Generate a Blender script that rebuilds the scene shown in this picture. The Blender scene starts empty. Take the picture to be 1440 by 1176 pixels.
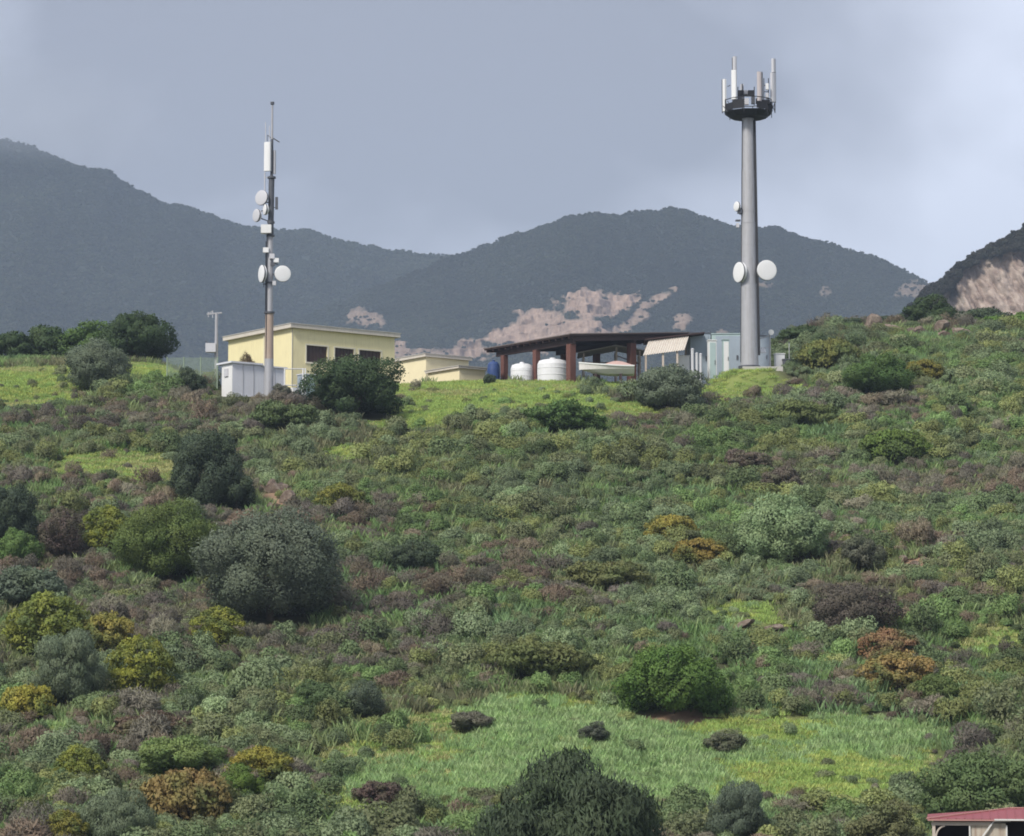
import bpy, math, random, re
import numpy as np
from mathutils import Vector, Matrix

# ------------------------------------------------------------------ camera, sky, sun, exposure
scene = bpy.context.scene
COL = scene.collection
F = 4000.0                                   # focal length in photo pixels (1440 wide)
PITCH = math.atan(412.0 / F)
cam_d = bpy.data.cameras.new('camera'); cam = bpy.data.objects.new('camera', cam_d); COL.objects.link(cam)
cam_d.sensor_width = 36.0; cam_d.lens = 36.0 * F / 1440.0
cam_d.clip_start = 0.5; cam_d.clip_end = 30000.0
cam.location = (0, 0, 0); cam.rotation_euler = (math.pi / 2 + PITCH, 0, 0)
scene.camera = cam

SUN_EL = math.radians(46); SUN_AZ = math.radians(217)      # azimuth clockwise from +Y
world = bpy.data.worlds.new('World'); scene.world = world; world.use_nodes = True
nt = world.node_tree; nt.nodes.clear()
wo = nt.nodes.new('ShaderNodeOutputWorld'); bg = nt.nodes.new('ShaderNodeBackground')
sky = nt.nodes.new('ShaderNodeTexSky'); sky.sky_type = 'NISHITA'; sky.sun_disc = False
sky.sun_elevation = SUN_EL; sky.sun_rotation = SUN_AZ
tc = nt.nodes.new('ShaderNodeTexCoord')
mp = nt.nodes.new('ShaderNodeMapping'); mp.inputs['Location'].default_value = (6.98283, -17.50017, 13.49746); mp.inputs['Scale'].default_value = (1, 1, 1.5)
n1 = nt.nodes.new('ShaderNodeTexNoise'); n1.inputs['Scale'].default_value = 3.6; n1.inputs['Detail'].default_value = 5.0
n1.inputs['Roughness'].default_value = 0.5; n1.inputs['Distortion'].default_value = 0.25
rp = nt.nodes.new('ShaderNodeValToRGB')
rp.color_ramp.elements[0].position = 0.43; rp.color_ramp.elements[0].color = (1.32, 1.33, 1.53, 1)
rp.color_ramp.elements[1].position = 0.63; rp.color_ramp.elements[1].color = (3.6, 3.75, 4.3, 1)
mx = nt.nodes.new('ShaderNodeMix'); mx.data_type = 'RGBA'; mx.inputs[0].default_value = 0.93
nt.links.new(tc.outputs['Generated'], mp.inputs[0]); nt.links.new(mp.outputs[0], n1.inputs['Vector'])
nt.links.new(n1.outputs['Fac'], rp.inputs[0]); nt.links.new(sky.outputs[0], mx.inputs[6]); nt.links.new(rp.outputs[0], mx.inputs[7])
nt.links.new(mx.outputs[2], bg.inputs[0]); bg.inputs[1].default_value = 0.1
nt.links.new(bg.outputs[0], wo.inputs[0])

sun_d = bpy.data.lights.new('sun', 'SUN'); sun = bpy.data.objects.new('sun', sun_d); COL.objects.link(sun)
sun_d.energy = 1.5; sun_d.angle = math.radians(12); sun_d.color = (1.0, 0.95, 0.86)
sdir = Vector((math.sin(SUN_AZ) * math.cos(SUN_EL), math.cos(SUN_AZ) * math.cos(SUN_EL), math.sin(SUN_EL)))
sun.rotation_euler = (-sdir).to_track_quat('-Z', 'Y').to_euler()

vs = scene.view_settings
vs.view_transform = 'Standard'; vs.look = 'None'; vs.exposure = 1.52; vs.gamma = 1.0; vs.use_curve_mapping = False
scene.render.engine = 'CYCLES'
scene.cycles.use_denoising = True; scene.cycles.filter_width = 1.8
scene.cycles.max_bounces = 5; scene.cycles.diffuse_bounces = 3; scene.cycles.glossy_bounces = 2
scene.cycles.transmission_bounces = 3; scene.cycles.transparent_max_bounces = 6; scene.cycles.volume_bounces = 0
scene.cycles.caustics_reflective = False; scene.cycles.caustics_refractive = False

# ------------------------------------------------------------------ maths helpers
RNG = np.random.default_rng(11)
random.seed(5)
CP, SP = math.cos(PITCH), math.sin(PITCH)

def at(px, row, D):
    """point at world depth y = D seen at a place in the photograph"""
    u = (px - 720) / F; v = (588 - row) / F
    y = CP - v * SP; z = SP + v * CP
    return Vector((u * D / y, D, z * D / y))

def project(x, y, z):
    fy = y * CP + z * SP; fz = -y * SP + z * CP
    return 720 + F * x / fy, 588 - F * fz / fy

def hash2(ix, iy, seed):
    n = (ix.astype(np.int64) * 374761393 + iy.astype(np.int64) * 668265263 + seed * 1442695041) & 0x7fffffff
    n = ((n ^ (n >> 13)) * 1274126177) & 0x7fffffff
    return ((n ^ (n >> 16)) & 0xffff) / 65535.0

def vnoise(x, y, seed=0):
    x = np.asarray(x, float); y = np.asarray(y, float)
    ix = np.floor(x); iy = np.floor(y); fx = x - ix; fy = y - iy
    fx = fx * fx * (3 - 2 * fx); fy = fy * fy * (3 - 2 * fy)
    a = hash2(ix, iy, seed); b = hash2(ix + 1, iy, seed); c = hash2(ix, iy + 1, seed); d = hash2(ix + 1, iy + 1, seed)
    return (a * (1 - fx) + b * fx) * (1 - fy) + (c * (1 - fx) + d * fx) * fy

def fbm(x, y, seed=0, octv=4, gain=0.5):
    s = 0; a = 1; t = 0
    for o in range(octv):
        s = s + a * vnoise(x * 2 ** o, y * 2 ** o, seed + o * 17); t += a; a *= gain
    return s / t

def ridged(x, y, seed=0, octv=4):
    s = 0; a = 1; t = 0
    for o in range(octv):
        s = s + a * (1 - np.abs(2 * vnoise(x * 2 ** o, y * 2 ** o, seed + o * 31) - 1)); t += a; a *= 0.5
    return s / t

def sstep(a, b, x):
    t = np.clip((x - a) / (b - a), 0, 1)
    return t * t * (3 - 2 * t)

# ------------------------------------------------------------------ terrain heights (metres relative to the camera)
def smooth_table(pts):
    ys = np.arange(-600, 7000, 1.0)
    zs = np.interp(ys, [p[0] for p in pts], [p[1] for p in pts])
    k = np.hanning(11); k /= k.sum()
    return ys, np.convolve(np.pad(zs, 5, mode='edge'), k, mode='valid')
T_MID = smooth_table([(-600, -9), (0, -8), (60, -6.6), (85, -6.1), (95, -5.3), (103, -4.1), (112, -2.45), (120, -0.4), (130, 2.3), (140, 5.2), (160, 11.3),
                      (180, 17.6), (190, 20.6), (196, 22.0), (202, 23.3), (208, 23.9), (222, 24.0), (240, 21), (300, 4), (380, -9), (7000, -12)])
T_RIGHT = smooth_table([(-600, -9), (0, -8), (60, -6.6), (85, -6.1), (95, -5.3), (103, -4.1), (112, -2.45), (120, -0.4), (130, 2.3), (140, 5.2), (160, 11.3),
                        (180, 17.6), (190, 20.8), (205, 25.2), (215, 28.0), (225, 30.4), (235, 31.6), (250, 31), (300, 18), (400, -9), (7000, -12)])
T_LEFT = smooth_table([(-600, -9), (0, -8), (60, -6.6), (85, -6.1), (95, -5.3), (103, -4.1), (112, -2.45), (120, -0.4), (130, 2.3), (140, 5.2), (160, 11.3),
                       (180, 17.6), (190, 20.6), (196, 22.2), (205, 24.6), (213, 26.0), (222, 26.4), (240, 24), (300, 4), (380, -9), (7000, -12)])

def hfun(x, y):
    x = np.asarray(x, float); y = np.asarray(y, float)
    m = np.interp(y, *T_MID); r = np.interp(y, *T_RIGHT); l = np.interp(y, *T_LEFT)
    wr = sstep(12, 26, x); wl = sstep(-21, -28, x)
    z = m + wr * (r - m) + wl * (l - m)
    near = sstep(92, 120, y) * sstep(330, 250, y)
    amp = near * (0.35 + 0.65 * sstep(205, 190, y))
    z = z + amp * ((fbm(x * .06, y * .06, 3, 3) - .5) * 2.2 + (fbm(x * .3, y * .3, 9, 2) - .5) * .45)
    for (cx, cy, r, zp_) in ((-17.0, 192.6, 5.5, 20.95), (17.6, 201.3, 4.0, 23.95)):
        w = sstep(r, r * .55, np.hypot(x - cx, (y - cy) * 1.3)); z = z + w * (zp_ - z)
    return z

def hz(x, y): return float(hfun(np.array([x]), np.array([y]))[0])

def ground_hit(px, row, y0=96.0, y1=240.0):
    ys = np.arange(y0, y1, 0.2)
    u = (px - 720) / F; v = (588 - row) / F
    xs = u * ys / (CP - v * SP); zs = (SP + v * CP) * ys / (CP - v * SP)
    d = hfun(xs, ys) - zs
    i = np.argmax(d >= 0)
    if d[i] < 0: i = int(np.argmax(d))
    return float(xs[i]), float(ys[i]), float(hfun(xs[i:i+1], ys[i:i+1])[0])

# ------------------------------------------------------------------ materials
def nodes_of(name):
    m = bpy.data.materials.new(name); m.use_nodes = True
    t = m.node_tree; b = t.nodes['Principled BSDF']
    return m, t, b

def paint(name, col, rough=0.6, var=0.12, scale=2.5, metal=0.0, streak=0.0, streak_col=(0.18, 0.12, 0.08), bump=0.0, spec=0.4):
    m, t, b = nodes_of(name)
    tcn = t.nodes.new('ShaderNodeTexCoord')
    nz = t.nodes.new('ShaderNodeTexNoise'); nz.inputs['Scale'].default_value = scale; nz.inputs['Detail'].default_value = 5
    t.links.new(tcn.outputs['Object'], nz.inputs['Vector'])
    mix = t.nodes.new('ShaderNodeMix'); mix.data_type = 'RGBA'
    mix.inputs[6].default_value = (*[c * (1 - var) for c in col], 1); mix.inputs[7].default_value = (*[min(1, c * (1 + var)) for c in col], 1)
    t.links.new(nz.outputs['Fac'], mix.inputs[0]); out = mix.outputs[2]
    if streak > 0:
        mp_ = t.nodes.new('ShaderNodeMapping'); mp_.inputs['Scale'].default_value = (4, 4, .35)
        t.links.new(tcn.outputs['Object'], mp_.inputs[0])
        n2 = t.nodes.new('ShaderNodeTexNoise'); n2.inputs['Scale'].default_value = 2.2; n2.inputs['Detail'].default_value = 6
        t.links.new(mp_.outputs[0], n2.inputs['Vector'])
        r_ = t.nodes.new('ShaderNodeMapRange'); r_.inputs[1].default_value = .5; r_.inputs[2].default_value = .75; r_.inputs[4].default_value = streak
        t.links.new(n2.outputs['Fac'], r_.inputs[0])
        m2 = t.nodes.new('ShaderNodeMix'); m2.data_type = 'RGBA'; m2.inputs[7].default_value = (*streak_col, 1)
        t.links.new(r_.outputs[0], m2.inputs[0]); t.links.new(out, m2.inputs[6]); out = m2.outputs[2]
    t.links.new(out, b.inputs['Base Color'])
    b.inputs['Roughness'].default_value = rough; b.inputs['Metallic'].default_value = metal
    b.inputs['Specular IOR Level'].default_value = spec
    if bump > 0:
        n3 = t.nodes.new('ShaderNodeTexNoise'); n3.inputs['Scale'].default_value = scale * 6; n3.inputs['Detail'].default_value = 4
        t.links.new(tcn.outputs['Object'], n3.inputs['Vector'])
        bp = t.nodes.new('ShaderNodeBump'); bp.inputs['Strength'].default_value = bump; bp.inputs['Distance'].default_value = .05
        t.links.new(n3.outputs['Fac'], bp.inputs['Height']); t.links.new(bp.outputs[0], b.inputs['Normal'])
    return m

def leaf_mat(name, source):
    """source: 'object' (object colour) or 'instance' (colour stored per scattered plant)"""
    m, t, b = nodes_of(name)
    if source == 'object':
        oi = t.nodes.new('ShaderNodeObjectInfo'); tc0 = t.nodes.new('ShaderNodeTexCoord')
        nn = t.nodes.new('ShaderNodeTexNoise'); nn.inputs['Scale'].default_value = 3.2; nn.inputs['Detail'].default_value = 4; t.links.new(tc0.outputs['Object'], nn.inputs['Vector'])
        mr = t.nodes.new('ShaderNodeMapRange'); mr.inputs[1].default_value = .42; mr.inputs[2].default_value = .62; t.links.new(nn.outputs['Fac'], mr.inputs[0])
        ml_ = t.nodes.new('ShaderNodeMath'); ml_.operation = 'MULTIPLY'; t.links.new(mr.outputs[0], ml_.inputs[0]); t.links.new(oi.outputs['Alpha'], ml_.inputs[1])
        m0 = t.nodes.new('ShaderNodeMix'); m0.data_type = 'RGBA'; m0.inputs[7].default_value = (.115, .155, .055, 1)
        t.links.new(ml_.outputs[0], m0.inputs[0]); t.links.new(oi.outputs['Color'], m0.inputs[6]); c0 = m0.outputs[2]
    else:
        a = t.nodes.new('ShaderNodeAttribute'); a.attribute_type = 'INSTANCER'; a.attribute_name = 'col'; c0 = a.outputs['Color']
    tcn = t.nodes.new('ShaderNodeTexCoord')
    nz = t.nodes.new('ShaderNodeTexNoise'); nz.inputs['Scale'].default_value = 4.0; nz.inputs['Detail'].default_value = 3
    t.links.new(tcn.outputs['Object'], nz.inputs['Vector'])
    g = t.nodes.new('ShaderNodeNewGeometry')
    hs = t.nodes.new('ShaderNodeHueSaturation')
    r1 = t.nodes.new('ShaderNodeMapRange'); r1.inputs[3].default_value = 0.78; r1.inputs[4].default_value = 1.25
    t.links.new(g.outputs['Random Per Island'], r1.inputs[0]); t.links.new(r1.outputs[0], hs.inputs['Value'])
    r2 = t.nodes.new('ShaderNodeMapRange'); r2.inputs[1].default_value = .3; r2.inputs[2].default_value = .7
    r2.inputs[3].default_value = 0.485; r2.inputs[4].default_value = 0.515
    t.links.new(nz.outputs['Fac'], r2.inputs[0]); t.links.new(r2.outputs[0], hs.inputs['Hue'])
    t.links.new(c0, hs.inputs['Color'])
    t.links.new(hs.outputs[0], b.inputs['Base Color'])
    b.inputs['Roughness'].default_value = .65; b.inputs['Specular IOR Level'].default_value = .18
    tr = t.nodes.new('ShaderNodeBsdfTranslucent'); t.links.new(hs.outputs[0], tr.inputs['Color'])
    ms = t.nodes.new('ShaderNodeMixShader'); ms.inputs[0].default_value = .32
    t.links.new(b.outputs[0], ms.inputs[1]); t.links.new(tr.outputs[0], ms.inputs[2])
    t.links.new(ms.outputs[0], t.nodes['Material Output'].inputs[0])
    return m

M = {
 'leaf': leaf_mat('leaf_object', 'object'), 'leaf_i': leaf_mat('leaf_scatter', 'instance'),
 'bark': paint('bark', (.10, .08, .06), .9, .3, 6, bump=.4),
 'yellow': paint('yellow_render', (.86, .77, .46), .85, .06, 1.2, streak=.32, streak_col=(.55, .47, .28), bump=.08, spec=.2),
 'creamwall': paint('cream_render', (.88, .78, .52), .85, .06, 1.2, streak=.15, streak_col=(.6, .52, .36), bump=.08, spec=.2),
 'cream': paint('cream_trim', (.78, .73, .58), .8, .06, 3, spec=.2),
 'conc': paint('concrete', (.52, .50, .46), .9, .15, 2, streak=.25, streak_col=(.3, .27, .23), bump=.15, spec=.2),
 'roofslab': paint('roof_slab', (.62, .57, .50), .9, .12, 1.5, streak=.25, streak_col=(.36, .31, .27), spec=.2),
 'darkwin': paint('dark_shutter', (.06, .035, .028), .5, .3, 8),  # pane colour carries the darkness of the room behind
 'glass': paint('dark_glass', (.02, .022, .025), .15, .1, 2, spec=.6),
 'galv': paint('galvanised_steel', (.44, .44, .46), .5, .10, 3, metal=.25, streak=.45, streak_col=(.30, .27, .25)),
 'galvdark': paint('dark_steel', (.10, .105, .12), .6, .2, 4, metal=.2),
 'rustpole': paint('weathered_pole', (.42, .33, .27), .7, .15, 2, streak=.35, streak_col=(.30, .20, .14)),
 'black': paint('black_grating', (.018, .018, .022), .7, .2, 5),
 'cable': paint('black_cable', (.02, .02, .024), .5, .1, 5),
 'white': paint('white_radome', (.82, .82, .82), .45, .04, 2, streak=.10, streak_col=(.6, .58, .55)),
 'greywhite': paint('grey_radome', (.58, .58, .61), .5, .06, 2),
 'pinkgrey': paint('faded_radome', (.55, .50, .50), .5, .06, 2),
 'cab': paint('pale_cabinet', (.72, .73, .77), .5, .06, 2, streak=.2, streak_col=(.45, .43, .42)),
 'cabwhite': paint('white_cabinet', (.80, .80, .79), .55, .05, 2, streak=.15, streak_col=(.6, .56, .5)),
 'bluegrey': paint('blue_grey_panel', (.34, .40, .46), .55, .08, 2, streak=.2, streak_col=(.26, .28, .3)),
 'teal': paint('pale_teal_cabinet', (.42, .53, .52), .5, .07, 2, streak=.15, streak_col=(.33, .38, .38)),
 'woodred': paint('red_brown_timber', (.15, .066, .052), .75, .2, 5, bump=.2),
 'wooddark': paint('dark_timber', (.055, .033, .032), .8, .2, 5, bump=.2),
 'tank': paint('white_tank', (.80, .80, .82), .5, .05, 1.5, streak=.18, streak_col=(.55, .52, .48)),
 'bluetank': paint('blue_tank', (.035, .07, .20), .45, .12, 2),
 'hull': paint('pale_hull', (.72, .69, .66), .5, .08, 2, streak=.2, streak_col=(.45, .40, .36)),
 'cover': paint('faded_pink_cover', (.50, .34, .30), .8, .12, 3),
 'sheet': paint('weathered_sheet', (.62, .57, .50), .6, .12, 2, streak=.5, streak_col=(.42, .28, .19)),
 'oldsheet': paint('old_roof_sheet', (.17, .14, .13), .8, .2, 2, streak=.2),
 'membrane': paint('pale_board', (.50, .46, .42), .8, .15, 3, streak=.2),
 'wire': paint('green_wire', (.30, .38, .27), .6, .1, 3),
 'redroof': paint('red_roof_paint', (.27, .055, .062), .5, .12, 1.5, streak=.15, streak_col=(.30, .09, .09)),
 'redtrim': paint('faded_red_trim', (.46, .24, .21), .7, .15, 3),
 'paletim': paint('pale_timber', (.55, .47, .40), .8, .15, 5, bump=.2),
 'shedwhite': paint('white_trim', (.70, .69, .66), .6, .06, 4),
 'ply': paint('stained_plywood', (.50, .44, .36), .8, .2, 4, streak=.7, streak_col=(.26, .15, .10)),
 'lamp': paint('lamp_glass', (.75, .76, .76), .3, .05, 4),
}

def rock_mat(name, a, b_, c):
    m, t, b = nodes_of(name)
    tcn = t.nodes.new('ShaderNodeTexCoord')
    nz = t.nodes.new('ShaderNodeTexNoise'); nz.inputs['Scale'].default_value = 2.6; nz.inputs['Detail'].default_value = 7; nz.inputs['Roughness'].default_value = .65
    t.links.new(tcn.outputs['Object'], nz.inputs['Vector'])
    r = t.nodes.new('ShaderNodeValToRGB')
    r.color_ramp.elements[0].position = .3; r.color_ramp.elements[0].color = (*a, 1)
    r.color_ramp.elements[1].position = .7; r.color_ramp.elements[1].color = (*c, 1)
    e = r.color_ramp.elements.new(.5); e.color = (*b_, 1)
    t.links.new(nz.outputs['Fac'], r.inputs[0]); t.links.new(r.outputs[0], b.inputs['Base Color'])
    b.inputs['Roughness'].default_value = .95; b.inputs['Specular IOR Level'].default_value = .1
    bp = t.nodes.new('ShaderNodeBump'); bp.inputs['Strength'].default_value = .5; bp.inputs['Distance'].default_value = .1
    t.links.new(nz.outputs['Fac'], bp.inputs['Height']); t.links.new(bp.outputs[0], b.inputs['Normal'])
    return m
M['rock'] = rock_mat('boulder_rock', (.095, .07, .058), (.20, .155, .125), (.34, .29, .235))
M['rockpale'] = rock_mat('pale_boulder', (.40, .38, .35), (.55, .53, .49), (.66, .64, .60))

def ground_mat():
    m, t, b = nodes_of('hillside_ground')
    a = t.nodes.new('ShaderNodeAttribute'); a.attribute_name = 'grass'
    e = t.nodes.new('ShaderNodeAttribute'); e.attribute_name = 'earth'
    tcn = t.nodes.new('ShaderNodeTexCoord')
    nz = t.nodes.new('ShaderNodeTexNoise'); nz.inputs['Scale'].default_value = .8; nz.inputs['Detail'].default_value = 7; nz.inputs['Roughness'].default_value = .65
    n2 = t.nodes.new('ShaderNodeTexNoise'); n2.inputs['Scale'].default_value = .16; n2.inputs['Detail'].default_value = 4
    t.links.new(tcn.outputs['Object'], nz.inputs['Vector']); t.links.new(tcn.outputs['Object'], n2.inputs['Vector'])
    def ramp(src, cols):
        r = t.nodes.new('ShaderNodeValToRGB'); r.color_ramp.elements[0].position = .32; r.color_ramp.elements[1].position = .68
        r.color_ramp.elements[0].color = (*cols[0], 1); r.color_ramp.elements[1].color = (*cols[1], 1); t.links.new(src, r.inputs[0]); return r.outputs[0]
    litter = ramp(nz.outputs['Fac'], [(.050, .052, .030), (.10, .105, .055)])
    grass = ramp(n2.outputs['Fac'], [(.13, .18, .055), (.25, .28, .09)])
    earth = ramp(nz.outputs['Fac'], [(.20, .125, .08), (.36, .25, .17)])
    m1 = t.nodes.new('ShaderNodeMix'); m1.data_type = 'RGBA'; t.links.new(a.outputs['Fac'], m1.inputs[0]); t.links.new(litter, m1.inputs[6]); t.links.new(grass, m1.inputs[7])
    m2 = t.nodes.new('ShaderNodeMix'); m2.data_type = 'RGBA'; t.links.new(e.outputs['Fac'], m2.inputs[0]); t.links.new(m1.outputs[2], m2.inputs[6]); t.links.new(earth, m2.inputs[7])
    t.links.new(m2.outputs[2], b.inputs['Base Color']); b.inputs['Roughness'].default_value = .95; b.inputs['Specular IOR Level'].default_value = .1
    bp = t.nodes.new('ShaderNodeBump'); bp.inputs['Strength'].default_value = .6; bp.inputs['Distance'].default_value = .15
    t.links.new(nz.outputs['Fac'], bp.inputs['Height']); t.links.new(bp.outputs[0], b.inputs['Normal'])
    return m
M['ground'] = ground_mat()

def mountain_mat(name, veg_a, veg_b, rock_a, rock_b, scale):
    m, t, b = nodes_of(name)
    a = t.nodes.new('ShaderNodeAttribute'); a.attribute_name = 'rock'
    tcn = t.nodes.new('ShaderNodeTexCoord')
    nz = t.nodes.new('ShaderNodeTexNoise'); nz.inputs['Scale'].default_value = scale; nz.inputs['Detail'].default_value = 8; nz.inputs['Roughness'].default_value = .65
    t.links.new(tcn.outputs['Object'], nz.inputs['Vector'])
    def ramp(c0, c1, p0=.35, p1=.65):
        r = t.nodes.new('ShaderNodeValToRGB'); r.color_ramp.elements[0].position = p0; r.color_ramp.elements[1].position = p1
        r.color_ramp.elements[0].color = (*c0, 1); r.color_ramp.elements[1].color = (*c1, 1); t.links.new(nz.outputs['Fac'], r.inputs[0]); return r.outputs[0]
    veg = ramp(veg_a, veg_b); rk = ramp(rock_a, rock_b)
    m1 = t.nodes.new('ShaderNodeMix'); m1.data_type = 'RGBA'; t.links.new(a.outputs['Fac'], m1.inputs[0]); t.links.new(veg, m1.inputs[6]); t.links.new(rk, m1.inputs[7])
    t.links.new(m1.outputs[2], b.inputs['Base Color']); b.inputs['Roughness'].default_value = .95; b.inputs['Specular IOR Level'].default_value = .08
    bp = t.nodes.new('ShaderNodeBump'); bp.inputs['Strength'].default_value = .5; bp.inputs['Distance'].default_value = .6
    t.links.new(nz.outputs['Fac'], bp.inputs['Height']); t.links.new(bp.outputs[0], b.inputs['Normal'])
    return m
M['mount'] = mountain_mat('mountain_maquis', (.020, .026, .020), (.042, .050, .036), (.21, .145, .115), (.42, .31, .24), .3)
M['cliff'] = mountain_mat('cliff_rock', (.030, .030, .026), (.055, .055, .042), (.25, .185, .155), (.46, .38, .32), .3)

# ------------------------------------------------------------------ object helpers
def mesh_np(name, co, faces_idx, nper, mat=None, smooth=False):
    me = bpy.data.meshes.new(name)
    nf = len(faces_idx) // nper
    me.vertices.add(len(co)); me.vertices.foreach_set('co', np.ascontiguousarray(co, dtype=np.float32).ravel())
    me.loops.add(nf * nper); me.loops.foreach_set('vertex_index', np.ascontiguousarray(faces_idx, dtype=np.int32))
    me.polygons.add(nf); me.polygons.foreach_set('loop_start', np.arange(0, nf * nper, nper, dtype=np.int32))
    me.polygons.foreach_set('use_smooth', np.full(nf, smooth, dtype=bool))
    me.update(calc_edges=True)
    if mat: me.materials.append(mat)
    return me

def link(name, me, parent=None, loc=(0, 0, 0), rz=0.0):
    o = bpy.data.objects.new(name, me); COL.objects.link(o)
    o.location = loc; o.rotation_euler = (0, 0, rz)
    if parent is not None: o.parent = parent
    return o

def tag(o, label, cat=None, group=None, kind=None):
    o['label'] = label
    if cat: o['category'] = cat
    if group: o['group'] = group
    if kind: o['kind'] = kind
    return o

def thing(name, label, cat, loc, rz=0.0, group=None):
    o = link(name, None, None, loc, rz); o.empty_display_size = .3
    return tag(o, label, cat, group)

class MB:
    def __init__(s): s.v = []; s.f = []; s.sm = []
    def add(s, vs_, fs, smooth=False):
        k = len(s.v); s.v += [tuple(p) for p in vs_]
        for f in fs: s.f.append(tuple(i + k for i in f)); s.sm.append(smooth)
        return s
    def box(s, x0, x1, y0, y1, z0, z1):
        p = [(x0, y0, z0), (x1, y0, z0), (x1, y1, z0), (x0, y1, z0), (x0, y0, z1), (x1, y0, z1), (x1, y1, z1), (x0, y1, z1)]
        return s.add(p, [(0, 3, 2, 1), (4, 5, 6, 7), (0, 1, 5, 4), (1, 2, 6, 5), (2, 3, 7, 6), (3, 0, 4, 7)])
    def hexa(s, b4, t4):
        return s.add(list(b4) + list(t4), [(0, 3, 2, 1), (4, 5, 6, 7), (0, 1, 5, 4), (1, 2, 6, 5), (2, 3, 7, 6), (3, 0, 4, 7)])
    def cbox(s, c, sx, sy, sz): return s.box(c[0] - sx / 2, c[0] + sx / 2, c[1] - sy / 2, c[1] + sy / 2, c[2] - sz / 2, c[2] + sz / 2)
    def lathe(s, origin, axis, prof, n=16, smooth=True, closed=True):
        """prof: (distance along axis, radius)"""
        a = Vector(axis).normalized(); u = a.orthogonal().normalized(); w = a.cross(u); o = Vector(origin)
        rings = []
        for (d, r) in prof:
            rings.append([o + a * d + (u * math.cos(2 * math.pi * k / n) + w * math.sin(2 * math.pi * k / n)) * r for k in range(n)])
        for i in range(len(rings) - 1):
            s.add(rings[i] + rings[i + 1], [(k, (k + 1) % n, n + (k + 1) % n, n + k) for k in range(n)], smooth)
        if closed:
            s.add(rings[0], [tuple(reversed(range(n)))]); s.add(rings[-1], [tuple(range(n))])
        return s
    def tube(s, p0, p1, r0, r1=None, n=8, smooth=True):
        p0 = Vector(p0); p1 = Vector(p1); r1 = r0 if r1 is None else r1
        return s.lathe(p0, p1 - p0, [(0, r0), ((p1 - p0).length, r1)], n, smooth)
    def bar(s, p0, p1, w, h):
        p0 = Vector(p0); p1 = Vector(p1); a = (p1 - p0).normalized()
        side = a.cross(Vector((0, 0, 1)));
        if side.length < 1e-4: side = Vector((1, 0, 0))
        side.normalize(); up = side.cross(a).normalized()
        q = [(-1, -1), (1, -1), (1, 1), (-1, 1)]
        return s.hexa([p0 + side * w / 2 * a_ + up * h / 2 * b_ for a_, b_ in q], [p1 + side * w / 2 * a_ + up * h / 2 * b_ for a_, b_ in q])
    def build(s, name, mat, parent=None, loc=(0, 0, 0), rz=0.0):
        me = bpy.data.meshes.new(name); me.from_pydata(s.v, [], s.f); me.materials.append(mat)
        me.polygons.foreach_set('use_smooth', s.sm); me.update()
        return link(name, me, parent, loc, rz)

def build_each(mb, name, mat, parent):
    for i in range(0, len(mb.v), 8):
        q = MB(); q.hexa(mb.v[i:i + 4], mb.v[i + 4:i + 8]); q.build(name, mat, parent)

RZ = math.radians(36.6)
def face_len_x(pxs, D): return pxs * D / F / math.cos(RZ)
def face_len_y(pxs, D): return pxs * D / F / math.sin(RZ)

# ------------------------------------------------------------------ grass areas and the ground sheet
GRASS = [  # photo column, row, half width, half height of grassy places, then strength
 (900, 1052, 330, 52, 1.0), (690, 1075, 190, 60, 1.0), (1150, 1060, 180, 50, 1.0), (1010, 1105, 250, 40, 1.0), (560, 1120, 130, 30, .9), (800, 1010, 110, 25, .8),
 (690, 552, 145, 18, 1.0), (640, 582, 90, 12, .9), (820, 575, 110, 16, .9), (1040, 540, 90, 22, 1.0), (1000, 560, 60, 12, .8), (890, 545, 60, 14, .8),
 (60, 545, 115, 30, 1.0), (215, 520, 60, 16, 1.0), (180, 662, 105, 22, .75), (590, 600, 70, 10, .8), (1040, 868, 60, 14, .7), (1390, 905, 60, 20, .7),
 (230, 1090, 45, 25, .7), (60, 1030, 60, 12, .5), (490, 640, 40, 12, .5)]
gw = []
for (c, r, hw, hh, s_) in GRASS:
    x, y, z = ground_hit(c, r); xa, ya, _ = ground_hit(c, r + hh); xb, yb, _ = ground_hit(c, r - hh)
    gw.append((x, (ya + yb) / 2, hw * y / F, max(2.0, (yb - ya) / 2), s_))
def grass_mask(x, y):
    g = np.zeros_like(x)
    nz = (fbm(x * .25, y * .25, 21, 4) - .5) * 1.5
    for (cx, cy, rx, ry, s_) in gw:
        d = ((x - cx) / rx) ** 2 + ((y - cy) / ry) ** 2
        g = np.maximum(g, s_ * sstep(1.35, .7, np.sqrt(d) + nz * .6))
    return g
EARTH = [(150, 580, 75, 9), (1300, 483, 60, 8), (1285, 795, 50, 14), (400, 705, 40, 16), (430, 1150, 120, 30), (1060, 1080, 70, 8), (950, 1010, 60, 10)]
ew = []
for (c, r, hw, hh) in EARTH:
    x, y, z = ground_hit(c, r); xa, ya, _ = ground_hit(c, r + hh); xb, yb, _ = ground_hit(c, r - hh)
    ew.append((x, (ya + yb) / 2, hw * y / F, max(.8, (yb - ya) / 2)))
def earth_mask(x, y):
    g = np.zeros_like(x); nz = (fbm(x * .5, y * .5, 41, 4) - .5)
    for (cx, cy, rx, ry) in ew:
        g = np.maximum(g, sstep(1.3, .6, np.sqrt(((x - cx) / rx) ** 2 + ((y - cy) / ry) ** 2) + nz))
    return g

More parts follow.
